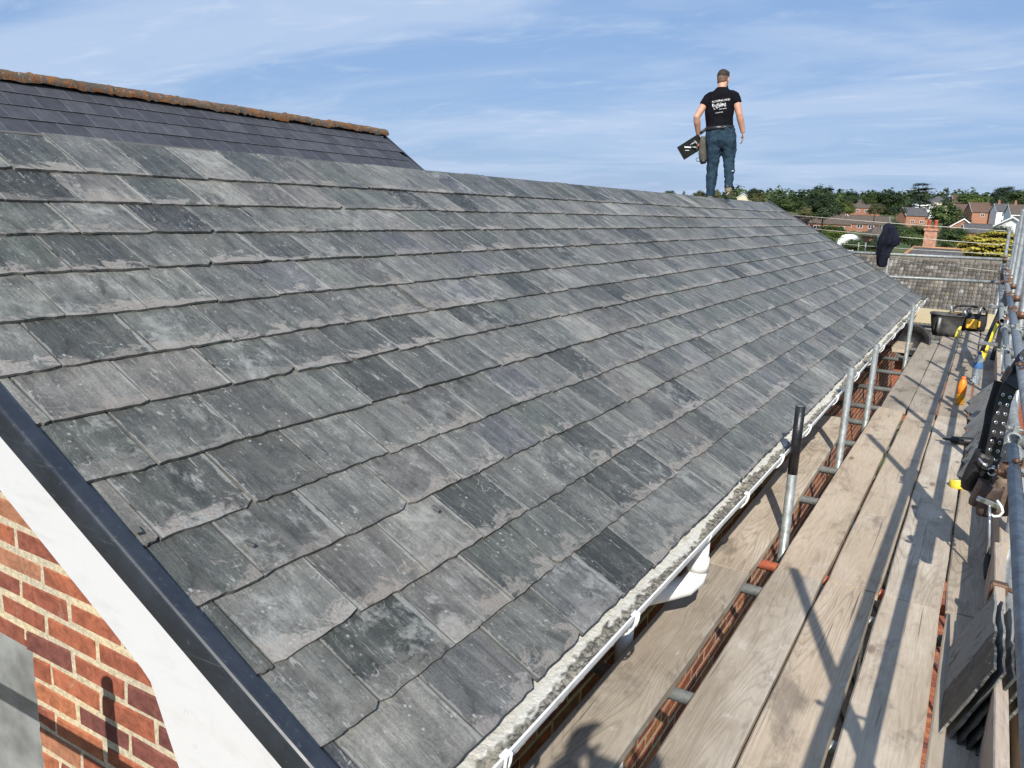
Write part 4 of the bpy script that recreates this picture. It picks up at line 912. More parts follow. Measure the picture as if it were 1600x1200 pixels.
#PART3
# ------------------------------------------------------------------ people
skin = simple('skin', (.50,.27,.185), .55, 0, .12, 8, .08); fadem = simple('cropped_hair', (.15,.088,.058), .8, 0, .3, 60, .4); hairm = simple('brown_hair', (.028,.019,.013), .8, 0, .4, 60, .6)
shirtm = simple('black_cotton', (.0058,.0058,.0085), .9, 0, .3, 10, .2, .1); trom = simple('blue_work_trousers', (.022,.042,.063), .88, 0, .25, 12, .3, .1); shoem = simple('tan_work_boot', (.17,.14,.085), .85, 0, .3, 20, .3)
def remesh(o, vox, sm=4, disp=None):
    m = o.modifiers.new('r', 'REMESH'); m.mode = 'VOXEL'; m.voxel_size = vox; m.use_smooth_shade = True
    s = o.modifiers.new('s', 'SMOOTH'); s.iterations = sm; s.factor = .5
    if disp:
        t = bpy.data.textures.new('folds', 'CLOUDS'); t.noise_scale = disp[1]; d = o.modifiers.new('d', 'DISPLACE'); d.texture = t; d.strength = disp[0]; d.mid_level = .5; d.texture_coords = 'LOCAL'
    return o
def finger(mb, base, d, n_, L, r, curl):
    """finger of three bent segments; d direction, n_ curl direction"""
    p = Vector(base); pts = [p - Vector(d)*.012]; d = Vector(d).normalized(); n_ = Vector(n_).normalized(); a = 0
    for f, c in ((.45, curl*.5), (.32, curl), (.23, curl*.8)):
        a += c; pts.append(pts[-1] + (d*math.cos(a) + n_*math.sin(a))*L*f*(1.12 if f == .45 else 1))
    mb.tube(pts, [r, r*.98, r*.9, r*.72], 8)
def hand(mb, wrist, d, side, n_, curl=.5, s=1.):
    """palm plus five separate fingers. d: wrist to knuckles, side: towards the thumb, n_: palm normal (curl direction)"""
    w_ = Vector(wrist); d = Vector(d).normalized(); side = Vector(side).normalized(); n_ = Vector(n_).normalized()
    c = w_ + d*.05*s; rot = Matrix((side, n_, d)).transposed(); mb.ell(c, (.041*s, .017*s, .056*s), 14, 9, rot)
    for off, L, k in ((.030, .072, .9), (.010, .080, 1), (-.010, .074, 1.05), (-.028, .058, 1.1)): finger(mb, w_ + d*.088*s + side*off*s, d + side*off*1.5, n_, L*s, .0088*s, curl*k)
    finger(mb, w_ + d*.035*s + side*.034*s, d*.75 + side*.75, n_*.8 - side*.2, .066*s, .0102*s, curl*.55)
def head(mb, c, fwd, s=1.):
    """skull, jaw, neck stub, nose, brow, lips and ears; fwd is where the face looks"""
    f = Vector(fwd).normalized(); z = Vector((0, 0, 1)); z = (z - f*z.dot(f)).normalized(); x = f.cross(z); rot = Matrix((x, f, z)).transposed(); c = Vector(c)
    def P(a, b, d): return c + (x*a + f*b + z*d)*s
    mb.ell(P(0, -.008, .03), (.076*s, .096*s, .095*s), 18, 12, rot); mb.ell(P(0, .022, -.045), (.058*s, .066*s, .072*s), 16, 10, rot); mb.ell(P(0, .055, -.088), (.03*s, .026*s, .02*s), 10, 8, rot)
    mb.tube([P(0, .082, .012), P(0, .094, -.012), P(0, .104, -.030)], [.008*s, .011*s, .014*s], 8); mb.ell(P(0, .084, .024), (.05*s, .012*s, .009*s), 10, 6, rot)
    mb.ell(P(0, .083, -.058), (.024*s, .009*s, .0065*s), 10, 6, rot); mb.ell(P(0, .080, -.071), (.02*s, .009*s, .007*s), 10, 6, rot)
    for sg in (-1, 1):
        mb.ell(P(sg*.079, -.004, -.012), (.008*s, .018*s, .032*s), 10, 8, rot); mb.ell(P(sg*.03, .078, .008), (.012*s, .010*s, .007*s), 8, 6, rot)
    return P, rot
def Tn(mb, pts, rad, n=16): mb.tube([Vector(p) for p in pts], rad, n, ref=(1, 0, 0))
def person(label, base, rz, J, cloth):
    t = thing('person', label, 'person', base, None, rz)
    body = MB(); P, hrot = head(body, J['head'], J['face'], 1.0)
    Tn(body, [J['neck0'], J['neck1']], [.060, .062], 14)
    Tn(body, [J['pelvis'], J['waist'], J['chest'], J['neck0']], [(.14, .10), (.13, .095), (.165, .10), (.06, .06)])
    for s in ('L', 'R'):
        Tn(body, [J['sh'+s], J['sh'+s].lerp(J['el'+s], .4), J['el'+s], J['el'+s].lerp(J['wr'+s], .25), J['wr'+s].lerp(J['el'+s], .1), J['wr'+s]], [.055, .053, .045, .048, .034, .031], 14)
        hand(body, J['wr'+s], *J['hand'+s]); Tn(body, [J['hip'+s], J['kn'+s], J['an'+s]], [.08, .055, .042], 12)
    remesh(body.build('body', skin, t), .0075, 2)
    # hair
    hb = MB(); hb.ell(P(0, -.012, .064), (.079, .098, .078), 18, 12, hrot); hb.ell(P(0, -.050, .040), (.072, .056, .056), 14, 10, hrot); hb.ell(P(.01, .045, .105), (.055, .05, .03), 12, 8, hrot)
    fb = MB(); fb.ell(P(0, -.022, .022), (.0775, .086, .078), 18, 12, hrot); fb.ell(P(0, -.05, -.012), (.062, .048, .05), 14, 10, hrot); remesh(fb.build('hair_fade', fadem, t), .008, 2)
    if cloth.get('beard'): hb.ell(P(0, .035, -.088), (.062, .058, .045), 12, 8, hrot)
    remesh(hb.build('hair', hairm, t), .009, 2, (.012, .02))
    # shirt
    sb = MB(); W = cloth['torso']
    Tn(sb, [p for p, q in W], [q for p, q in W], 22)
    for s in ('L', 'R'):
        a, e = J['sh'+s], J['el'+s]; Tn(sb, [J['neck0'].lerp(a, .45)-Vector((0,0,.035)), J['neck0'].lerp(a, .8)-Vector((0,0,.012)), a.lerp(e, .06), a.lerp(e, .25), a.lerp(e, cloth['sleeve'])], [.062, .068, .066, .067, .068], 16)
        if cloth['sleeve'] > .8: Tn(sb, [a.lerp(e, .7), e, J['wr'+s]], [.062, .055, .042], 14)
    sh = remesh(sb.build('shirt', cloth['shirtm'], t), .010, 4, (.016, .11))
    # trousers
    tb_ = MB(); Tn(tb_, [p for p, q in cloth['hips']], [q for p, q in cloth['hips']], 22)
    for s in ('L', 'R'): Tn(tb_, [p for p, q in cloth['leg'+s]], [q for p, q in cloth['leg'+s]], 18)
    remesh(tb_.build('trousers', cloth['trom'], t), .011, 3, (.036, .07))
    for s in ('L', 'R'):
        f = MB(); a = J['an'+s]; d = J['toe'+s]; dn = Vector(d).normalized(); rot = Matrix((dn.cross(Vector((0,0,1))).normalized(), dn, dn.cross(Vector((0,0,1))).normalized().cross(dn))).transposed()
        f.tube([a+Vector((0,0,.03)), a, a-Vector((0,0,.05))], [.043, .044, .05], 14); f.ell(a+dn*.02-Vector((0,0,.052)), (.045, .075, .038), 14, 8, rot); f.ell(a+dn*.12-Vector((0,0,.058)), (.048, .09, .034), 14, 8, rot); f.ell(a-dn*.035-Vector((0,0,.055)), (.041, .042, .036), 12, 8, rot)
        bo = remesh(f.build('boot', shoem, t), .008, 3)
        so_ = MB(); c = a-Vector((0, 0, .094)); q = Matrix.Identity(3); so_.tube([c-dn*.075, c-dn*.05, c, c+dn*.1, c+dn*.17, c+dn*.2], [.02, .042, .043, .049, .044, .02], 12, True, .28); so_.build('sole', simple('pale_sole', (.35,.30,.2), .8), bo)
    return t, sh
V = Vector
# man on the ridge, seen from behind; local x right, y away, z up
JM = dict(head=V((.03, .03, 1.565)), face=V((.42, 1, -.18)), neck1=V((.022, .01, 1.53)), neck0=V((.01, -.01, 1.44)), chest=V((-.0, .0, 1.24)), waist=V((-.02, .01, .98)), pelvis=V((-.01, 0, .86)),
    shL=V((-.168, -.01, 1.352)), elL=V((-.325, -.085, 1.09)), wrL=V((-.305, .05, .87)), shR=V((.182, -.005, 1.352)), elR=V((.245, -.035, 1.09)), wrR=V((.297, .05, .855)),
    hipL=V((-.10, 0, .82)), knL=V((-.112, .03, .45)), anL=V((-.138, .0, .05)), toeL=V((.05, 1, -.1)), hipR=V((.10, 0, .82)), knR=V((.112, -.0, .47)), anR=V((.11, -.17, .125)), toeR=V((.12, 1, -.18)),
    handL=(V((-.05, .25, -1)), V((.3, 1, .2)), V((1, -.1, .0)), .95), handR=(V((-.05, .2, -1)), V((-.1, 1, .1)), V((-.7, .4, 0)), .38))
CM = dict(shirtm=shirtm, trom=trom, sleeve=.42, beard=True,
    torso=[(V((-.02, 0, .90)), (.185, .125)), (V((-.02, 0, .97)), (.185, .122)), (V((-.025, 0, 1.08)), (.188, .118)), (V((-.015, -.005, 1.22)), (.205, .122)), (V((0, -.01, 1.33)), (.205, .115)), (V((.008, -.012, 1.39)), (.165, .098)), (V((.010, -.011, 1.43)), (.105, .082)), (V((.012, -.01, 1.465)), (.074, .070))],
    hips=[(V((-.01, 0, .945)), (.185, .128)), (V((-.005, -.005, .86)), (.202, .138)), (V((0, -.008, .77)), (.21, .138)), (V((0, 0, .71)), (.195, .12)), (V((0, 0, .655)), (.12, .07))],
    legL=[(V((-.095, 0, .78)), (.115, .125)), (V((-.10, .01, .62)), (.105, .11)), (V((-.11, .025, .45)), (.082, .088)), (V((-.125, .015, .28)), (.075, .082)), (V((-.14, 0, .10)), (.062, .068)), (V((-.14, 0, -.02)), (.06, .066))],
    legR=[(V((.095, 0, .78)), (.115, .13)), (V((.105, .02, .62)), (.098, .108)), (V((.112, .01, .47)), (.076, .084)), (V((.115, -.06, .34)), (.07, .08)), (V((.112, -.12, .22)), (.06, .07)), (V((.11, -.165, .10)), (.056, .06))])
my = 11.3; MB0 = V((XR-.03, my, ZR-.0)); yawm = math.atan2(3.33, 11.3)*.93
MROT = Matrix.Rotation(yawm, 4, 'Z') @ Matrix.Rotation(R(-5.2), 4, 'Y')
man, shirt = person('man in a black printed T-shirt and blue trousers walking along the ridge', MB0, yawm, JM, CM)
def mpart(name, mb, mat, loc_=(0,0,0), rot=(0,0,0), parent=None): o = mb.build(name, mat, parent or man, loc_); o.rotation_euler = rot; return o
mb = MB(); Tn(mb, [V((-.018, 0, .905)), V((-.018, 0, .955))], [(.196, .142), (.197, .14)], 24); mb.cbox((.0, -.155, .912), (.05, -.138, .948), .004); mpart('belt', mb, leather)
mb = MB(); mb.box((-.05, -.147, .935), (.06, -.143, .939)); mpart('belt_stitching', mb, M['pvcc'])
man.matrix_world = Matrix.Translation(MB0) @ MROT @ Matrix.Scale(.985, 4)
# print on the back of the shirt
wht = simple('white_print', (.75,.75,.75), .8, 0, .1)
for txt, x, z, size, a in (('ROOFING AND', -.115, 1.262, .034, 4), ('Building', -.115, 1.208, .058, 3), ('L BURLEY', -.088, 1.168, .040, 20), ('== ===', -.02, 1.158, .030, 6), ('= =====', -.07, 1.115, .026, 5)):
    cu = bpy.data.curves.new('print', 'FONT'); cu.body = txt; cu.size = size; cu.extrude = .002; cu.offset = .0012; tmp = bpy.data.objects.new('print', cu); col.objects.link(tmp)
    dg = bpy.context.evaluated_depsgraph_get(); me = bpy.data.meshes.new_from_object(tmp.evaluated_get(dg)); bpy.data.objects.remove(tmp)
    bm = bmesh.new(); bm.from_mesh(me); bmesh.ops.triangulate(bm, faces=bm.faces); bmesh.ops.subdivide_edges(bm, edges=[e for e in bm.edges if e.calc_length() > .02], cuts=2); bm.to_mesh(me); bm.free(); me.materials.append(wht)
    o = link('shirt_print', me, man, (x, -.3, z)); o.rotation_euler = (R(90), R(-a), 0); sw = o.modifiers.new('w', 'SHRINKWRAP'); sw.target = shirt; sw.wrap_method = 'PROJECT'; sw.use_project_x = sw.use_project_y = False; sw.use_project_z = True; sw.use_negative_direction = True; sw.use_positive_direction = False; sw.offset = .003; sw.wrap_mode = 'ABOVE_SURFACE'
mb = MB(); pl = [(0, 0, 0), (.03, 0, .012), (.03, 0, .02), (-.015, 0, .012)]; mb.prism(pl, (0, .004, 0)); mpart('trouser_tag', mb, wht, (.145, -.135, .33))
# what he carries: a dark slate with its clip of tools, and a hanging tool pouch
sl2 = thing('carried_slate', 'dark rectangular slate with a white mark held low in the man\'s left hand', 'slate', (0, 0, 0)); sl2.matrix_world = Matrix.Translation(MB0) @ MROT @ Matrix.Translation((-.40, .02, .70))
mb = MB(); mb.cbox((-.165, -.006, -.10), (.165, .006, .10), .004); o = mb.build('sheet', simple('dark_slate_sheet', (.010,.012,.011), .8, 0, .3, 12, .1, .15), sl2); o.rotation_euler = (0, R(-29), 0)
mb = MB(); mb.box((-.09, -.0095, -.012), (-.0, -.0065, .004)); mb.box((-.075, -.0095, -.05), (-.02, -.0065, -.044)); w_ = mb.build('white_mark', wht, sl2); w_.rotation_euler = (0, R(6), 0)
for i, (x, z, m_) in enumerate(((.02, .04, 'galv'), (.05, -.01, 'galv'), (.07, .05, 'galv'), (.08, -.03, 'rub'), (.11, .02, 'redtube'))):
    mb = MB(); mb.tube([(-.035, 0, -.02), (.0, -.006, .0), (.04, 0, .02)], [.010, .014, .009], 8); o = mb.build('clipped_tool', M[m_], sl2); o.location = (x, -.018, z); o.rotation_euler = (0, R(i*40), 0)
tpo = thing('hanging_tool_pouch', 'grey-brown tool pouch hanging at the man\'s left hip', 'tool pouch', (0, 0, 0)); tpo.matrix_world = Matrix.Translation(MB0) @ MROT @ Matrix.Translation((-.235, -.06, .46))
mb = MB(); Tn(mb, [V((.0, 0, .36)), V((-.005, 0, .30)), V((-.01, 0, .14)), V((.0, 0, .05)), V((.01, 0, .0))], [(.03, .05), (.042, .055), (.052, .06), (.05, .055), (.03, .03)], 14); mb.build('pouch', simple('grey_brown_canvas', (.085,.08,.062), .9, 0, .3), tpo)
mb = MB(); Tn(mb, [V((.0, 0, .05)), V((.005, 0, .0))], [(.052, .057), (.035, .035)], 12); mb.tube([(-.04, 0, .40), (.0, 0, .43), (.05, .01, .46)], .02, 8); mb.build('pouch_base', leather, tpo)
mb = MB(); mb.tube([V((-.06 + .035*math.cos(t), 0, .06+.025*math.sin(t))) for t in [R(q) for q in range(30, 331, 25)]], .004, 6); mb.build('wire_ring', blk, tpo)

# the photographer, behind the lens: the shadow on the boards is theirs
B0 = V((.10, -.42, ZD)); q = lambda x, y, z: V((x, y, z)) - B0
JP = dict(head=q(.08, -.36, .02), face=V((-.25, 1, -.2)), neck1=q(.09, -.38, -.05), neck0=q(.10, -.41, -.16), chest=q(.10, -.42, -.38), waist=q(.10, -.42, -.62), pelvis=q(.10, -.42, -.76),
    shL=q(-.08, -.40, -.215), elL=q(-.22, -.22, -.30), wrL=q(-.105, -.075, .018), shR=q(.285, -.40, -.215), elR=q(.34, -.20, -.30), wrR=q(.145, -.075, .018),
    hipL=q(.0, -.42, -.80), knL=q(-.03, -.40, -1.16), anL=q(-.05, -.44, -1.505), toeL=V((-.2, 1, 0)), hipR=q(.20, -.42, -.80), knR=q(.23, -.40, -1.16), anR=q(.25, -.44, -1.505), toeR=V((.2, 1, 0)),
    handL=(V((.05, .22, 1)), V((.9, -.1, .3)), V((.8, .35, .2)), .55), handR=(V((-.05, .22, 1)), V((-.9, -.1, .3)), V((-.8, .35, .2)), .55))
CP = dict(shirtm=simple('dark_grey_sweatshirt', (.03,.032,.036), .9), trom=simple('dark_trousers', (.03,.03,.035), .9), sleeve=.97,
    torso=[(q(.10, -.42, -.78), (.19, .13)), (q(.10, -.42, -.6), (.185, .125)), (q(.10, -.42, -.38), (.205, .125)), (q(.10, -.415, -.25), (.2, .115)), (q(.10, -.41, -.19), (.14, .09)), (q(.10, -.405, -.14), (.08, .075))],
    hips=[(q(.10, -.42, -.70), (.18, .125)), (q(.10, -.42, -.84), (.2, .145)), (q(.10, -.42, -.94), (.19, .12))],
    legL=[(q(.01, -.42, -.84), .11), (q(-.03, -.40, -1.16), .08), (q(-.05, -.44, -1.49), .065)], legR=[(q(.19, -.42, -.84), .11), (q(.23, -.40, -1.16), .08), (q(.25, -.44, -1.49), .065)])
person('person in dark clothes behind the lens, holding up a phone with both hands', B0, 0, JP, CP)
ph = MB(); ph.cbox((-.078, -.022, -.038), (.078, -.013, .038), .003); po = ph.build('phone', M['black']); tag(po, 'black phone held up sideways by the photographer', 'phone')

# ------------------------------------------------------------------ beyond the scaffold: tiled bungalow, houses, trees
bung = thing('tiled_bungalow', 'bungalow with a brown-grey tiled roof just past the end of the deck', 'house')
TB = R(28); RY, RZ = 31.5, at(1450, 404, 31.5).z; BX0, BX1 = -8.5, 7.5; GA, TWD = .225, .128
def tile_mat():
    g = G('brown_concrete_tile', .92, 0, .15); a = g.n('Attribute', 'Color', {'attribute_name': 'rnd'}); sp = g.t.nodes.new('ShaderNodeSeparateColor'); g.put(sp.inputs[0], a); o = g.obj()
    c = g.cr(sp.outputs[0], [(0, (.085,.075,.062)), (.4, (.135,.12,.10)), (.75, (.165,.148,.125)), (.93, (.21,.19,.165)), (1, (.34,.32,.28))]); c = g.mix(g.math('MULTIPLY', g.ramp(g.noise(o, 9, 5, .7), .55, .7), .6), c, (.30,.28,.225)); c = g.mix(g.ramp(sp.outputs[1], .9, .97, 0, .35), c, (.24,.17,.09)); g.col(c); return g.m
tm = tile_mat()
mb = MB(); sp_ = V((0, -math.cos(TB), -math.sin(TB))); np_ = V((0, -math.sin(TB), math.cos(TB))); r = random.Random(17)
rows = 26
def rollt(x, s):
    mb.cur = rc(); base = V((x, RY, RZ)) + sp_*s; pr_ = [(0, .002), (.022, .004), (.04, .024), (.062, .030), (.084, .024), (.100, .004), (TWD-.014, .002)]; k = r.uniform(-.003, .003)
    vs = [base + V((u, 0, 0)) + np_*(h+.022+k) + sp_*GA for u, h in pr_] + [base + V((u, 0, 0)) + np_*(h-.006+k) - sp_*.02 for u, h in pr_] + [base + V((u, 0, 0)) + np_*(-.012) + sp_*GA for u, h in pr_]
    n = len(pr_); mb.add(vs, [(i, i+1, n+i+1, n+i) for i in range(n-1)] + [(2*n+i, 2*n+i+1, i+1, i) for i in range(n-1)])
for k in range(rows):
    x = BX0 + (.064 if k % 2 else 0)*0
    while x < BX1: rollt(x, .04+k*GA); x += TWD
rb_ = MB(); e = V((0, RY, RZ)) + sp_*(rows*GA) ; rb_.prism([(BX0, RY, RZ-.02), (BX0, e.y, e.z-.02), (BX0, e.y, e.z-.12), (BX0, 2*RY-e.y, e.z-.12), (BX0, 2*RY-e.y, e.z-.02)], (BX1-BX0, 0, 0)); br = rb_.build('roof', M['felt'], bung)
tag(mb.build('roof_tiles', tm, br, fix=False), None, kind='stuff')
rt_m = []
for s in range(3):
    q_ = MB(); q_.smooth = True; r2 = random.Random(s); n = 10; vs = []; q_.cur = (.55, .3, .5, 1)
    for j in range(5):
        for i in range(n+1): a = math.pi*i/n; vs.append((-.215+.1075*j, math.cos(a)*.125, math.sin(a)*.115+r2.uniform(-.003, .003)))
    q_.add(vs, [(j*(n+1)+i, j*(n+1)+i+1, (j+1)*(n+1)+i+1, (j+1)*(n+1)+i) for j in range(4) for i in range(n)]); q_.smooth = False; q_.add([vs[i] for i in range(n+1)], [tuple(range(n+1))]); q_.add([vs[4*(n+1)+i] for i in range(n+1)], [tuple(range(n+1))]); rt_m.append(q_.mesh('ridge_tile', tm))
x = BX0+.22
while x < BX1: link('ridge_tile', rt_m[r.randrange(3)], br, (x, RY+r.uniform(-.01, .01), RZ-.05+r.uniform(-.008, .008))); x += .45
wb = MB(); wb.cur = (.5, .5, .5, 1); wb.box((BX0+.3, e.y+.4, -6.05), (BX1-.3, 2*RY-e.y-.4, e.z-.05)); wb.build('wall', M['brickj'], bung)

rooftile = [simple('brown_roof_tiles', (.095,.078,.066), .9, 0, .3, 3, .5, .2, .02), simple('grey_roof_slates', (.085,.085,.09), .85, 0, .25, 3, .4, .2, .02), simple('dark_red_brown_tiles', (.115,.075,.058), .9, 0, .3, 3, .5, .2, .02)]
wallm = [simple('far_red_brick', (.27,.125,.08), .9, 0, .22, 2.5, .3), simple('far_cream_render', (.62,.56,.42), .9, 0, .1, 2, .1), simple('far_white_render', (.80,.80,.78), .85, 0, .06, 2, .05), simple('far_orange_brick', (.34,.165,.10), .9, 0, .2, 2.5, .3)]
white = M['pvcc']; glass = simple('far_glass', (.03,.04,.05), .12, 0, .2, 3, 0); ydark = simple('dark_flat_roofing', (.045,.047,.052), .8, 0, .3, 2, .3)
def house(name, label, px, py_base, Y, w_, d_, eave, ridge, rz=0., wall=0, roof=0, wins=(), gable_front=False, chim=None, hip=0., barge=True, cat='house'):
    """w_ along the ridge (local x), d_ deep; base on the sight line through px, py_base at distance Y"""
    b = at(px, py_base, Y*1.16); t = thing(name, label, cat, b, None, rz)
    mb = MB(); mb.box((-w_/2, -d_/2, -4), (w_/2, d_/2, eave)); 
    if hip == 0:
        for s in (-1, 1): mb.add([(s*w_/2, -d_/2, eave), (s*w_/2, d_/2, eave), (s*w_/2, 0, ridge-.05)], [(0, 1, 2)])
    mb.build('wall', wallm[wall], t, fix=False)
    o_ = .35; k = (ridge-eave)/(d_/2); ez = eave - k*o_; mb = MB(); hx = w_/2+.3
    th_ = .14
    A = [(-hx, -d_/2-o_, ez), (hx, -d_/2-o_, ez), (hx-hip, 0, ridge), (-hx+hip, 0, ridge), (-hx, d_/2+o_, ez), (hx, d_/2+o_, ez)]
    B = [(x, y, z+th_) for x, y, z in A]
    mb.add(A+B, [(6,7,8,9), (9,8,11,10), (0,3,2,1), (3,4,5,2), (0,1,7,6), (4,10,11,5)] + ([(0,6,9,3), (3,9,10,4), (1,2,8,7), (2,5,11,8)] if hip == 0 else [(0,6,9,3), (3,9,10,4), (1,2,8,7), (2,5,11,8), (6,9,10), (7,11,8), (0,4,3), (1,2,5)]))
    rf = mb.build('roof', rooftile[roof], t)
    if barge and hip == 0:
        for s in (-1, 1):
            for q_ in (-1, 1):
                mb = MB(); mb.prism([(s*(hx+.02), q_*(d_/2+o_), ez-.12), (s*(hx+.02), q_*(d_/2+o_), ez+.12), (s*(hx+.02), 0, ridge+.12), (s*(hx+.02), 0, ridge-.15)], (s*.05, 0, 0)); mb.build('bargeboard', white, rf)
    mb = MB(); mb.box((-hx+hip, -.12, ridge+.10), (hx-hip, .12, ridge+.24)); mb.build('ridge_cap', rooftile[roof], rf)
    for (wx, wz, ww, wh, face) in wins:
        fr = MB()
        if face == 'f': fr.box((wx-ww/2, -d_/2-.06, wz), (wx+ww/2, -d_/2+.02, wz+wh))
        elif face == 'r': fr.box((w_/2-.02, wx-ww/2, wz), (w_/2+.06, wx+ww/2, wz+wh))
        else: fr.box((-w_/2-.06, wx-ww/2, wz), (-w_/2+.02, wx+ww/2, wz+wh))
        fo = fr.build('window', white, t); n = 2
        for i in range(n):
            pn = MB(); a = -ww/2+.1 + i*(ww-.1)/n; b2 = a + (ww-.1)/n - .1
            if face == 'f': pn.box((wx+a, -d_/2-.075, wz+.1), (wx+b2, -d_/2-.055, wz+wh-.1))
            elif face == 'r': pn.box((w_/2+.055, wx+a, wz+.1), (w_/2+.075, wx+b2, wz+wh-.1))
            else: pn.box((-w_/2-.075, wx+a, wz+.1), (-w_/2-.055, wx+b2, wz+wh-.1))
            pn.build('pane', glass, fo)
    for cx in (chim or ()):
        mb = MB(); mb.box((cx-.4, -.35, ridge-.8), (cx+.4, .35, ridge+1.1)); co = mb.build('chimney', wallm[0], rf)
        for s in (-.18, .18): mb = MB(); mb.lathe([(.13, ridge+1.1), (.11, ridge+1.6), (0, ridge+1.6)], (cx+s, 0, 0), 8); mb.build('chimney_pot', wallm[3], co)
    return t
W2 = lambda n, w_, z=.9, h=1.2, sp=2.6, f='f': tuple(((i-(n-1)/2)*sp, z, w_, h, f) for i in range(n))
# hipped slate roof with brick chimney behind the bungalow
hb_ = house('hipped_bungalow', 'low house with a dark hipped roof edged in orange tiles and a brick chimney', 1452, 474, 47, 4.6, 4.6, 1.9, 3.05, 0, 0, 1, hip=1.3)
mb = MB(); 
for s in (-1, 1): mb.tube([(s*2.6, -2.65, 1.85), (s*1.3, 0, 3.25)], .09, 8)
mb.tube([(-1.3, 0, 3.26), (1.3, 0, 3.26)], .10, 8); mb.build('hip_tiles', simple('orange_hip_tile', (.42,.22,.10), .9, 0, .3), hb_)
b0 = at(1451.5, 386, 55.5) - V(hb_.location); mb = MB(); mb.box((b0.x-.34, b0.y-.3, b0.z-1.2), (b0.x+.34, b0.y+.3, b0.z+.98)); mb.box((b0.x-.40, b0.y-.36, b0.z+.98), (b0.x+.40, b0.y+.36, b0.z+1.1)); ch = mb.build('chimney', simple('pale_red_chimney_brick', (.40,.21,.14), .9, 0, .3, 6, .4), hb_)
for s in (-.17, .19): mb = MB(); mb.lathe([(.12, b0.z+1.1), (.105, b0.z+1.5), (.125, b0.z+1.55), (.10, b0.z+1.62), (0, b0.z+1.62)], (b0.x+s, b0.y, 0), 12); mb.build('chimney_pot', simple('red_clay_pot', (.34,.075,.04), .8), ch)
RZ_ = lambda d: R(d)
house('terraced_house', 'long brick terrace with a brown roof and white windows behind the jacket', 1348, 368, 300, 17, 8, 4.6, 7.6, R(14), 0, 0, W2(4, 2.0, 2.9, 1.3, 4.0)+W2(4, 2.0, .2, 1.5, 4.0), hip=0)
house('terraced_house', 'brown-roofed brick house left of the white-gabled one', 1294, 364, 285, 15, 9, 3.6, 7.3, R(10), 0, 0, W2(3, 2.2, 1.4, 1.3, 4.5), hip=3)
house('gabled_house', 'small house with a white gable between the two brown-roofed houses', 1320, 362, 300, 3.6, 6.5, 3.8, 6.8, R(96), 1, 0, W2(1, 2.0, 3.0, 1.4, 3, 'l'))
house('low_house', 'low brown-roofed house at the left edge of the estate', 1258, 356, 300, 16, 8, 2.4, 4.8, R(8), 0, 2, W2(2, 2, .4, 1.2, 5))
house('distant_house', 'far brown roof half hidden under the dark trees', 1345, 336, 420, 18, 9, 4.0, 8.0, R(12), 0, 0, W2(4, 1.6, 1.6, 1.4, 4), chim=(7,))
house('gabled_house', 'brick house with a sunlit gable end edged in white', 1424, 353, 330, 10, 6.6, 4.4, 7.4, R(38), 3, 1, W2(2, 1.6, 1.2, 1.2, 4)+W2(0, 1, 1, 1), chim=None)
house('villa', 'cream villa with a hipped grey roof under the cedar', 1462, 332, 430, 9, 8, 5.6, 8.4, R(20), 1, 1, W2(2, 1.6, 3.2, 1.6, 4)+W2(2, 1.6, .6, 1.6, 4), hip=4.2)
house('grey_dormer_house', 'grey slate-hung house with a white flat top beside the villa', 1440, 331, 420, 9, 7, 4.5, 4.9, R(20), 2, 1, W2(2, 1.5, 1.2, 1.3, 3.5), barge=False)
house('terraced_house', 'brick terrace with white bays right of the big green tree', 1512, 351, 340, 11, 8, 5.0, 8.2, R(16), 0, 2, W2(3, 2.0, 3.0, 1.4, 3.4)+W2(3, 2.0, .3, 1.6, 3.4))
house('gabled_house', 'orange brick house with a large blank gable', 1536, 350, 335, 13, 8, 4.8, 8.4, R(24), 3, 2, W2(2, 1.4, 2.8, 1.3, 5))
house('white_house', 'white rendered house with a grey roof', 1568, 351, 330, 9, 7, 5.2, 8.0, R(20), 2, 1, W2(2, 1.2, 3.2, 1.2, 4)+W2(2, 1.4, .6, 1.3, 4), chim=(-3,))
house('white_house', 'white rendered house with a dark roof at the right edge', 1590, 354, 300, 8, 7, 4.6, 7.6, R(18), 2, 0, W2(2, 1.4, 2.6, 1.3, 3.4), chim=(-2,))
house('distant_house', 'far roof among the trees above the brick terrace', 1506, 326, 470, 14, 9, 3.4, 7.2, R(14), 0, 2)
house('distant_house', 'far roof under the wooded hill at the right edge', 1592, 335, 430, 12, 9, 3.6, 7.6, R(14), 2, 0, W2(2, 1.4, 1, 1.3, 4))
house('garage', 'small brick garage with a white door', 1496, 368, 190, 5.5, 5.0, 2.2, 3.9, R(108), 0, 0, ((0, 0, 2.8, 1.9, 'l'),))
house('low_house', 'low grey roof in front of the garage and white house', 1545, 374, 170, 10, 5, 1.4, 2.9, R(14), 0, 1, W2(2, 1.2, .2, 1.0, 5))
house('low_house', 'low white gabled house behind the right-hand standards', 1592, 374, 140, 5, 5.5, 2.2, 3.6, R(60), 2, 1)
house('small_house', 'small dark-roofed brick house left of the jacket', 1367, 381, 150, 4, 4, 1.6, 3.2, R(30), 0, 0, hip=1.9)
house('distant_house', 'tiny pale gable seen over the ridge right of the man', 1166, 318, 330, 7, 6, 2.6, 4.4, R(80), 1, 0)
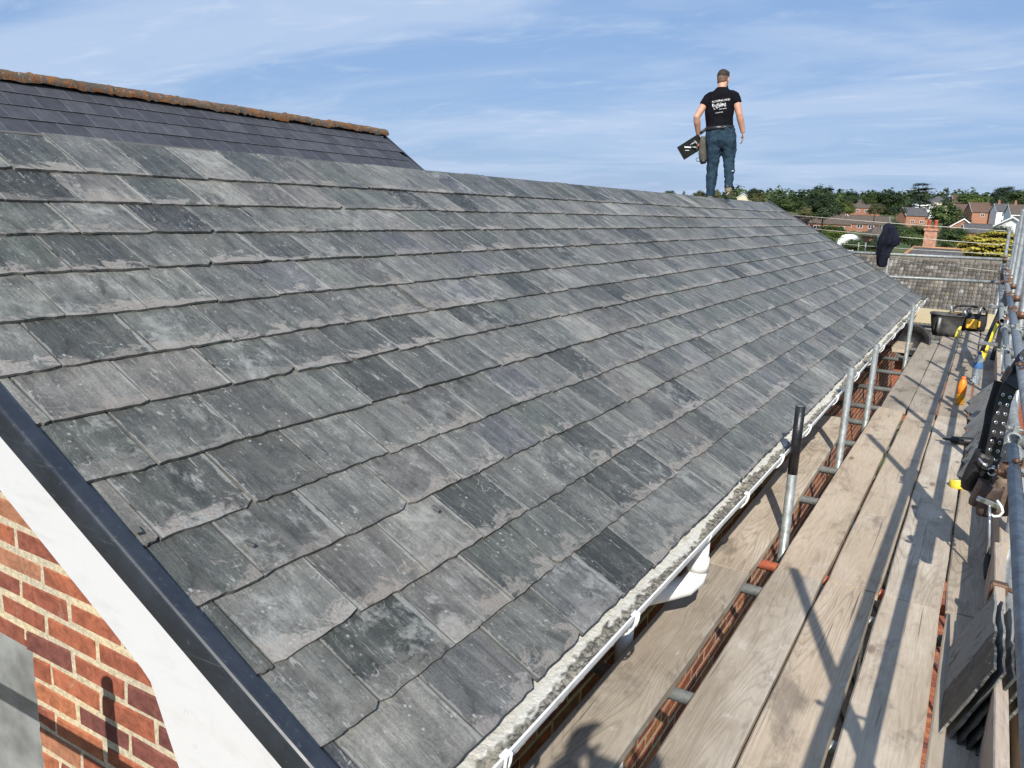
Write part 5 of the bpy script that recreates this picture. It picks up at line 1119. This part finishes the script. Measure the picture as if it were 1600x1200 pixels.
# white garden marquee
mq = thing('white_marquee', 'white garden marquee with a rounded top beside the green shrubs', 'marquee', at(1325, 386, 130)); mb = MB(); n = 10; vs = []
for j in range(6):
    for i in range(n+1): a = math.pi*i/n; vs.append((math.cos(a)*1.3, -1.6+.64*j, max(0, math.sin(a))*1.15 + .75))
mb.smooth = True; mb.add(vs, [(j*(n+1)+i, j*(n+1)+i+1, (j+1)*(n+1)+i+1, (j+1)*(n+1)+i) for j in range(5) for i in range(n)]); mb.smooth = False; mb.add([vs[i] for i in range(n+1)]+[(-1.3, -1.6, -.6), (1.3, -1.6, -.6)], [tuple(range(n+1))+(n+1, n+2)]); mb.build('canopy', white, mq)
mb = MB(); mb.box((-1.3, -1.58, -2.5), (1.3, 1.6, .74)); mb.build('side_panels', simple('cream_canvas', (.72,.70,.6), .8), mq)

# trees -------------------------------------------------------------------------------------
LM = dict(mid=leaf_mat('leaf_green', (.036,.062,.020), (.088,.128,.038)), dark=leaf_mat('leaf_dark', (.021,.038,.017), (.050,.077,.030)), lime=leaf_mat('leaf_lime', (.065,.105,.020), (.145,.185,.040)), olive=leaf_mat('leaf_olive', (.065,.072,.028), (.15,.15,.06)),
    cedar=leaf_mat('needle_blue_dark', (.016,.029,.019), (.035,.055,.033), None, .1), gold=leaf_mat('needle_gold', (.11,.11,.016), (.40,.33,.045), (.52,.43,.07), .15))
bark = simple('bark', (.085,.065,.05), .95, 0, .3, 8, .6)
def crown(kind, seed, nleaf, mat):
    """unit crown, about 1 wide and 1 high, z from 0 to 1; leaf quads in clumps through the volume"""
    r = random.Random(seed); mb = MB(); cl = []
    if kind == 'round':
        for i in range(80):
            th, ph = r.uniform(0, 2*math.pi), math.acos(r.uniform(-.75, 1)); rad = r.uniform(.26, .46); cl.append((V((math.cos(th)*math.sin(ph)*rad, math.sin(th)*math.sin(ph)*rad, .5+math.cos(ph)*rad*1.02)), r.uniform(.09, .17), r.uniform(.08, .14)))
    elif kind == 'cedar':
        for i in range(70):
            z = r.uniform(.12, .98); w_ = (.50 if z < .75 else .50*(1.15-z)/.4); th = r.uniform(0, 2*math.pi); d = r.uniform(.15, 1)*w_; cl.append((V((math.cos(th)*d, math.sin(th)*d, z - .05*d)), r.uniform(.09, .16), .022))
    elif kind == 'cone':
        for i in range(60):
            z = r.uniform(.0, .97); w_ = .36*(1-z)+.03; th = r.uniform(0, 2*math.pi); d = r.uniform(.3, 1)*w_; cl.append((V((math.cos(th)*d, math.sin(th)*d, z)), .05+.06*(1-z), .05))
    elif kind == 'umbrella':
        for i in range(46):
            th = r.uniform(0, 2*math.pi); d = math.sqrt(r.random())*.45; cl.append((V((math.cos(th)*d, math.sin(th)*d, .45+.42*math.sqrt(max(0, 1-(d/.5)**2))*r.uniform(.3, 1))), r.uniform(.07, .11), .055))
    elif kind == 'layer':
        for i in range(260):
            z = r.uniform(.02, .97); w_ = .5*math.sqrt(max(.05, 1-((z-.35)/.68)**2)); th = r.uniform(0, 2*math.pi); d = r.uniform(.45, 1)*w_; cl.append((V((math.cos(th)*d, math.sin(th)*d, z)), r.uniform(.08, .14), .022))
    per = nleaf//len(cl); q = .78/math.sqrt(per)
    for c, a, b in cl:
        tone = r.random()
        for k in range(per):
            p = V((r.gauss(0, .5), r.gauss(0, .5), r.gauss(0, .5))); p = V((p.x*a, p.y*a, p.z*b)) + c
            nrm = (p - V((0, 0, .4)) + V((r.uniform(-.5, .5), r.uniform(-.5, .5), r.uniform(-.2, .7)))*.55).normalized(); t1 = nrm.orthogonal().normalized(); t1 = (Matrix.Rotation(r.uniform(0, 6.28), 3, nrm) @ t1); t2 = nrm.cross(t1); s = r.uniform(.55, 1.15)*a*q*2.6
            if kind == 'cedar': t1.z *= .75; t2.z *= .75
            mb.cur = (min(1, max(0, tone*.6 + r.random()*.5 - .05)), r.random(), r.random(), 1)
            mb.add([p-t1*s, p+t2*s*.6, p+t1*s, p-t2*s*.6], [(0, 1, 2, 3)])
    return mb.mesh('crown', LM[mat], fix=False)
def trunk_mesh(kind):
    mb = MB(); h = .55 if kind in ('round', 'umbrella') else .9; mb.tube([(0, 0, -.5), (0, 0, 0), (.01, .005, h*.5), (0, .01, h)], [.030, .024, .018, .008], 8)
    if kind != 'layer':
        for i in range(5): a = i*1.3; mb.tube([(0, 0, h*(.35+.08*i)), (math.cos(a)*.14, math.sin(a)*.14, h*(.55+.08*i)), (math.cos(a)*.26, math.sin(a)*.26, h*(.7+.1*i))], [.012, .008, .003], 6)
    return mb.mesh('trunk', bark)
tcache = {}
def tree(name, label, px, pyb, pyt, wpx, Y, kind, mat, seed=0, n=1500, group='trees beyond the roofs', cat='tree'):
    """crown from row pyb up to row pyt and wpx wide in the photograph, standing at distance Y"""
    b = at(px, pyb, Y); tp_ = at(px, pyt, Y); h = (tp_-b).length; w_ = (at(px+wpx/2, pyb, Y)-at(px-wpx/2, pyb, Y)).length
    kc = (kind, mat, seed, n)
    if kc not in tcache: tcache[kc] = crown(kind, hash(kind) % 97*0+seed*13+len(kind), n, mat)
    if ('t', kind) not in tcache: tcache[('t', kind)] = trunk_mesh(kind)
    t = thing(name, label, cat, b, group, random.Random(px).uniform(0, 6.28))
    c = link('crown', tcache[kc], t); c.scale = (w_, w_, h); k = link('trunk', tcache[('t', kind)], t); k.scale = (w_*.9, w_*.9, h); return t
# skyline wood, far off
mb = MB(); r = random.Random(77); LMw = LM['dark']
for i in range(900):
    a = R(-80 + 120*r.random()); d = r.uniform(500, 640); x, y = math.sin(a)*d, math.cos(a)*d; hh = r.uniform(10, 16) if a > R(-16) else r.uniform(6, 10); ww = r.uniform(6, 11); z0 = gz(x, y)-3
    tone = r.random()
    for k in range(64):
        th, ph = r.uniform(0, 6.28), math.acos(r.uniform(-.3, 1)); nrm = V((math.cos(th)*math.sin(ph), math.sin(th)*math.sin(ph), math.cos(ph))); p = V((x, y, z0+hh*.45)) + V((nrm.x*ww*.55, nrm.y*ww*.55, nrm.z*hh*.55))*r.uniform(.75, 1.08)
        t1 = nrm.orthogonal().normalized(); t1 = Matrix.Rotation(r.uniform(0, 6.28), 3, nrm) @ t1; t1 = (t1 + nrm*r.uniform(-.5, .5)).normalized(); t2 = nrm.cross(t1); s = r.uniform(.9, 1.7)
        mb.cur = (min(1, tone*.7+r.random()*.4), r.random(), 0, 1); mb.add([p-t1*s, p+t2*s*.8, p+t1*s, p-t2*s*.8], [(0,1,2,3)])
tag(mb.build('far_wood', LM['mid'], fix=False), 'far wooded hillside along the skyline', 'wood', kind='stuff')
TT = [('conifer', 'tall dark conifer clump rising highest left of the jacket', 1283, 325, 289, 46, 330, 'round', 'dark', 1),
 ('pine_tree', 'ragged dark pine at the left of the skyline', 1248, 330, 296, 34, 340, 'cedar', 'dark', 2), ('broadleaf_tree', 'broad deep green tree over the brown-roofed houses', 1285, 347, 306, 58, 310, 'round', 'dark', 3),
 ('broadleaf_tree', 'bright green tree right of the deep green one', 1322, 338, 313, 26, 335, 'round', 'lime', 4), ('broadleaf_tree', 'dark rounded tree on the skyline above the distant roof', 1328, 322, 297, 30, 380, 'round', 'dark', 5),
 ('broadleaf_tree', 'mid green tree at the roof verge, left', 1228, 334, 303, 46, 320, 'round', 'mid', 6), ('ornamental_grass', 'pale feathery shrub above the low house', 1258, 341, 322, 26, 300, 'round', 'olive', 7),
 ('cedar_tree', 'big spreading dark cedar on the skyline', 1436, 328, 286, 44, 430, 'cedar', 'cedar', 8), ('conifer', 'pointed dark conifer right of the cedar', 1477, 320, 292, 20, 440, 'cone', 'cedar', 9),
 ('umbrella_pine', 'flat-topped dark pine behind the jacket', 1398, 346, 319, 40, 290, 'umbrella', 'dark', 10), ('broadleaf_tree', 'thin olive tree beside the umbrella pine', 1366, 338, 318, 30, 310, 'round', 'olive', 11),
 ('broadleaf_tree', 'big sunlit green tree in the middle of the houses', 1473, 357, 315, 58, 220, 'round', 'mid', 12), ('broadleaf_tree', 'sunlit yellow-green tree below the hill', 1527, 330, 305, 40, 400, 'round', 'lime', 13),
 ('broadleaf_tree', 'dark tree right of the yellow-green one', 1562, 330, 304, 34, 390, 'round', 'dark', 14), ('broadleaf_tree', 'mid green tree under the hill at the right edge', 1590, 328, 296, 44, 400, 'round', 'mid', 15),
 ('broadleaf_tree', 'dark green tree on the skyline right of the pointed conifer', 1512, 318, 298, 44, 460, 'round', 'mid', 16), ('broadleaf_tree', 'dark green crown on the skyline left of the cedar', 1388, 322, 297, 52, 450, 'round', 'dark', 17),
 ('broadleaf_tree', 'dark green tree left of the cedar over the umbrella pine', 1362, 322, 298, 36, 450, 'round', 'mid', 18), ('broadleaf_tree', 'dark tree crown on the skyline at the far right', 1570, 315, 290, 46, 470, 'round', 'dark', 19),
 ('palm_like_tree', 'spiky dark tree just right of the man\'s boot', 1177, 316, 293, 24, 260, 'round', 'dark', 20), ('broadleaf_tree', 'olive tree peeping over the ridge by the spiky tree', 1182, 322, 300, 26, 250, 'round', 'olive', 21),
 ('broadleaf_tree', 'small olive tree top between the man\'s legs', 1118, 314, 296, 16, 260, 'round', 'olive', 22), ('conifer', 'small dark tree top left of the man\'s legs', 1068, 310, 298, 14, 280, 'cone', 'dark', 23), ('broadleaf_tree', 'low green tree top left of the man', 1047, 308, 297, 18, 280, 'round', 'mid', 24), ('broadleaf_tree', 'olive tree top touching the man\'s left leg', 1092, 312, 297, 18, 270, 'round', 'olive', 25),
 ('green_shrub', 'lime green shrubs under the low brick house', 1300, 376, 351, 52, 130, 'round', 'lime', 26), ('green_shrub', 'green shrub below the marquee', 1335, 396, 372, 50, 100, 'round', 'mid', 27), ('hedge_tree', 'deep green bushy tree right of the jacket', 1424, 388, 350, 62, 75, 'round', 'mid', 28), ('green_shrub', 'green shrub left of the jacket post', 1365, 398, 366, 34, 90, 'round', 'dark', 29),
 ('hedge_tree', 'soft green shrub right of the brick chimney', 1487, 392, 354, 60, 70, 'round', 'mid', 30), ('green_shrub', 'dark shrub under the brick gable', 1400, 366, 345, 34, 150, 'round', 'dark', 31), ('green_shrub', 'dark green shrub below the low grey roof', 1562, 376, 352, 40, 130, 'round', 'dark', 32), ('green_shrub', 'shrub at the foot of the right-hand standards', 1590, 400, 366, 40, 60, 'round', 'dark', 33),
 ('golden_conifer', 'golden yellow layered conifer behind the far post', 1546, 420, 361, 108, 50, 'layer', 'gold', 34), ('green_shrub', 'lime green bush below the roof verge', 1285, 384, 362, 40, 110, 'round', 'lime', 35), ('green_shrub', 'olive shrub behind the chimney pots', 1502, 352, 338, 30, 240, 'round', 'dark', 36)]
for a in TT:
    big = a[6] < 110; tree(*a, n=15000 if a[7] == 'layer' else 9000 if big else 4200, cat={'green_shrub': 'shrub', 'ornamental_grass': 'shrub'}.get(a[0], 'tree'))
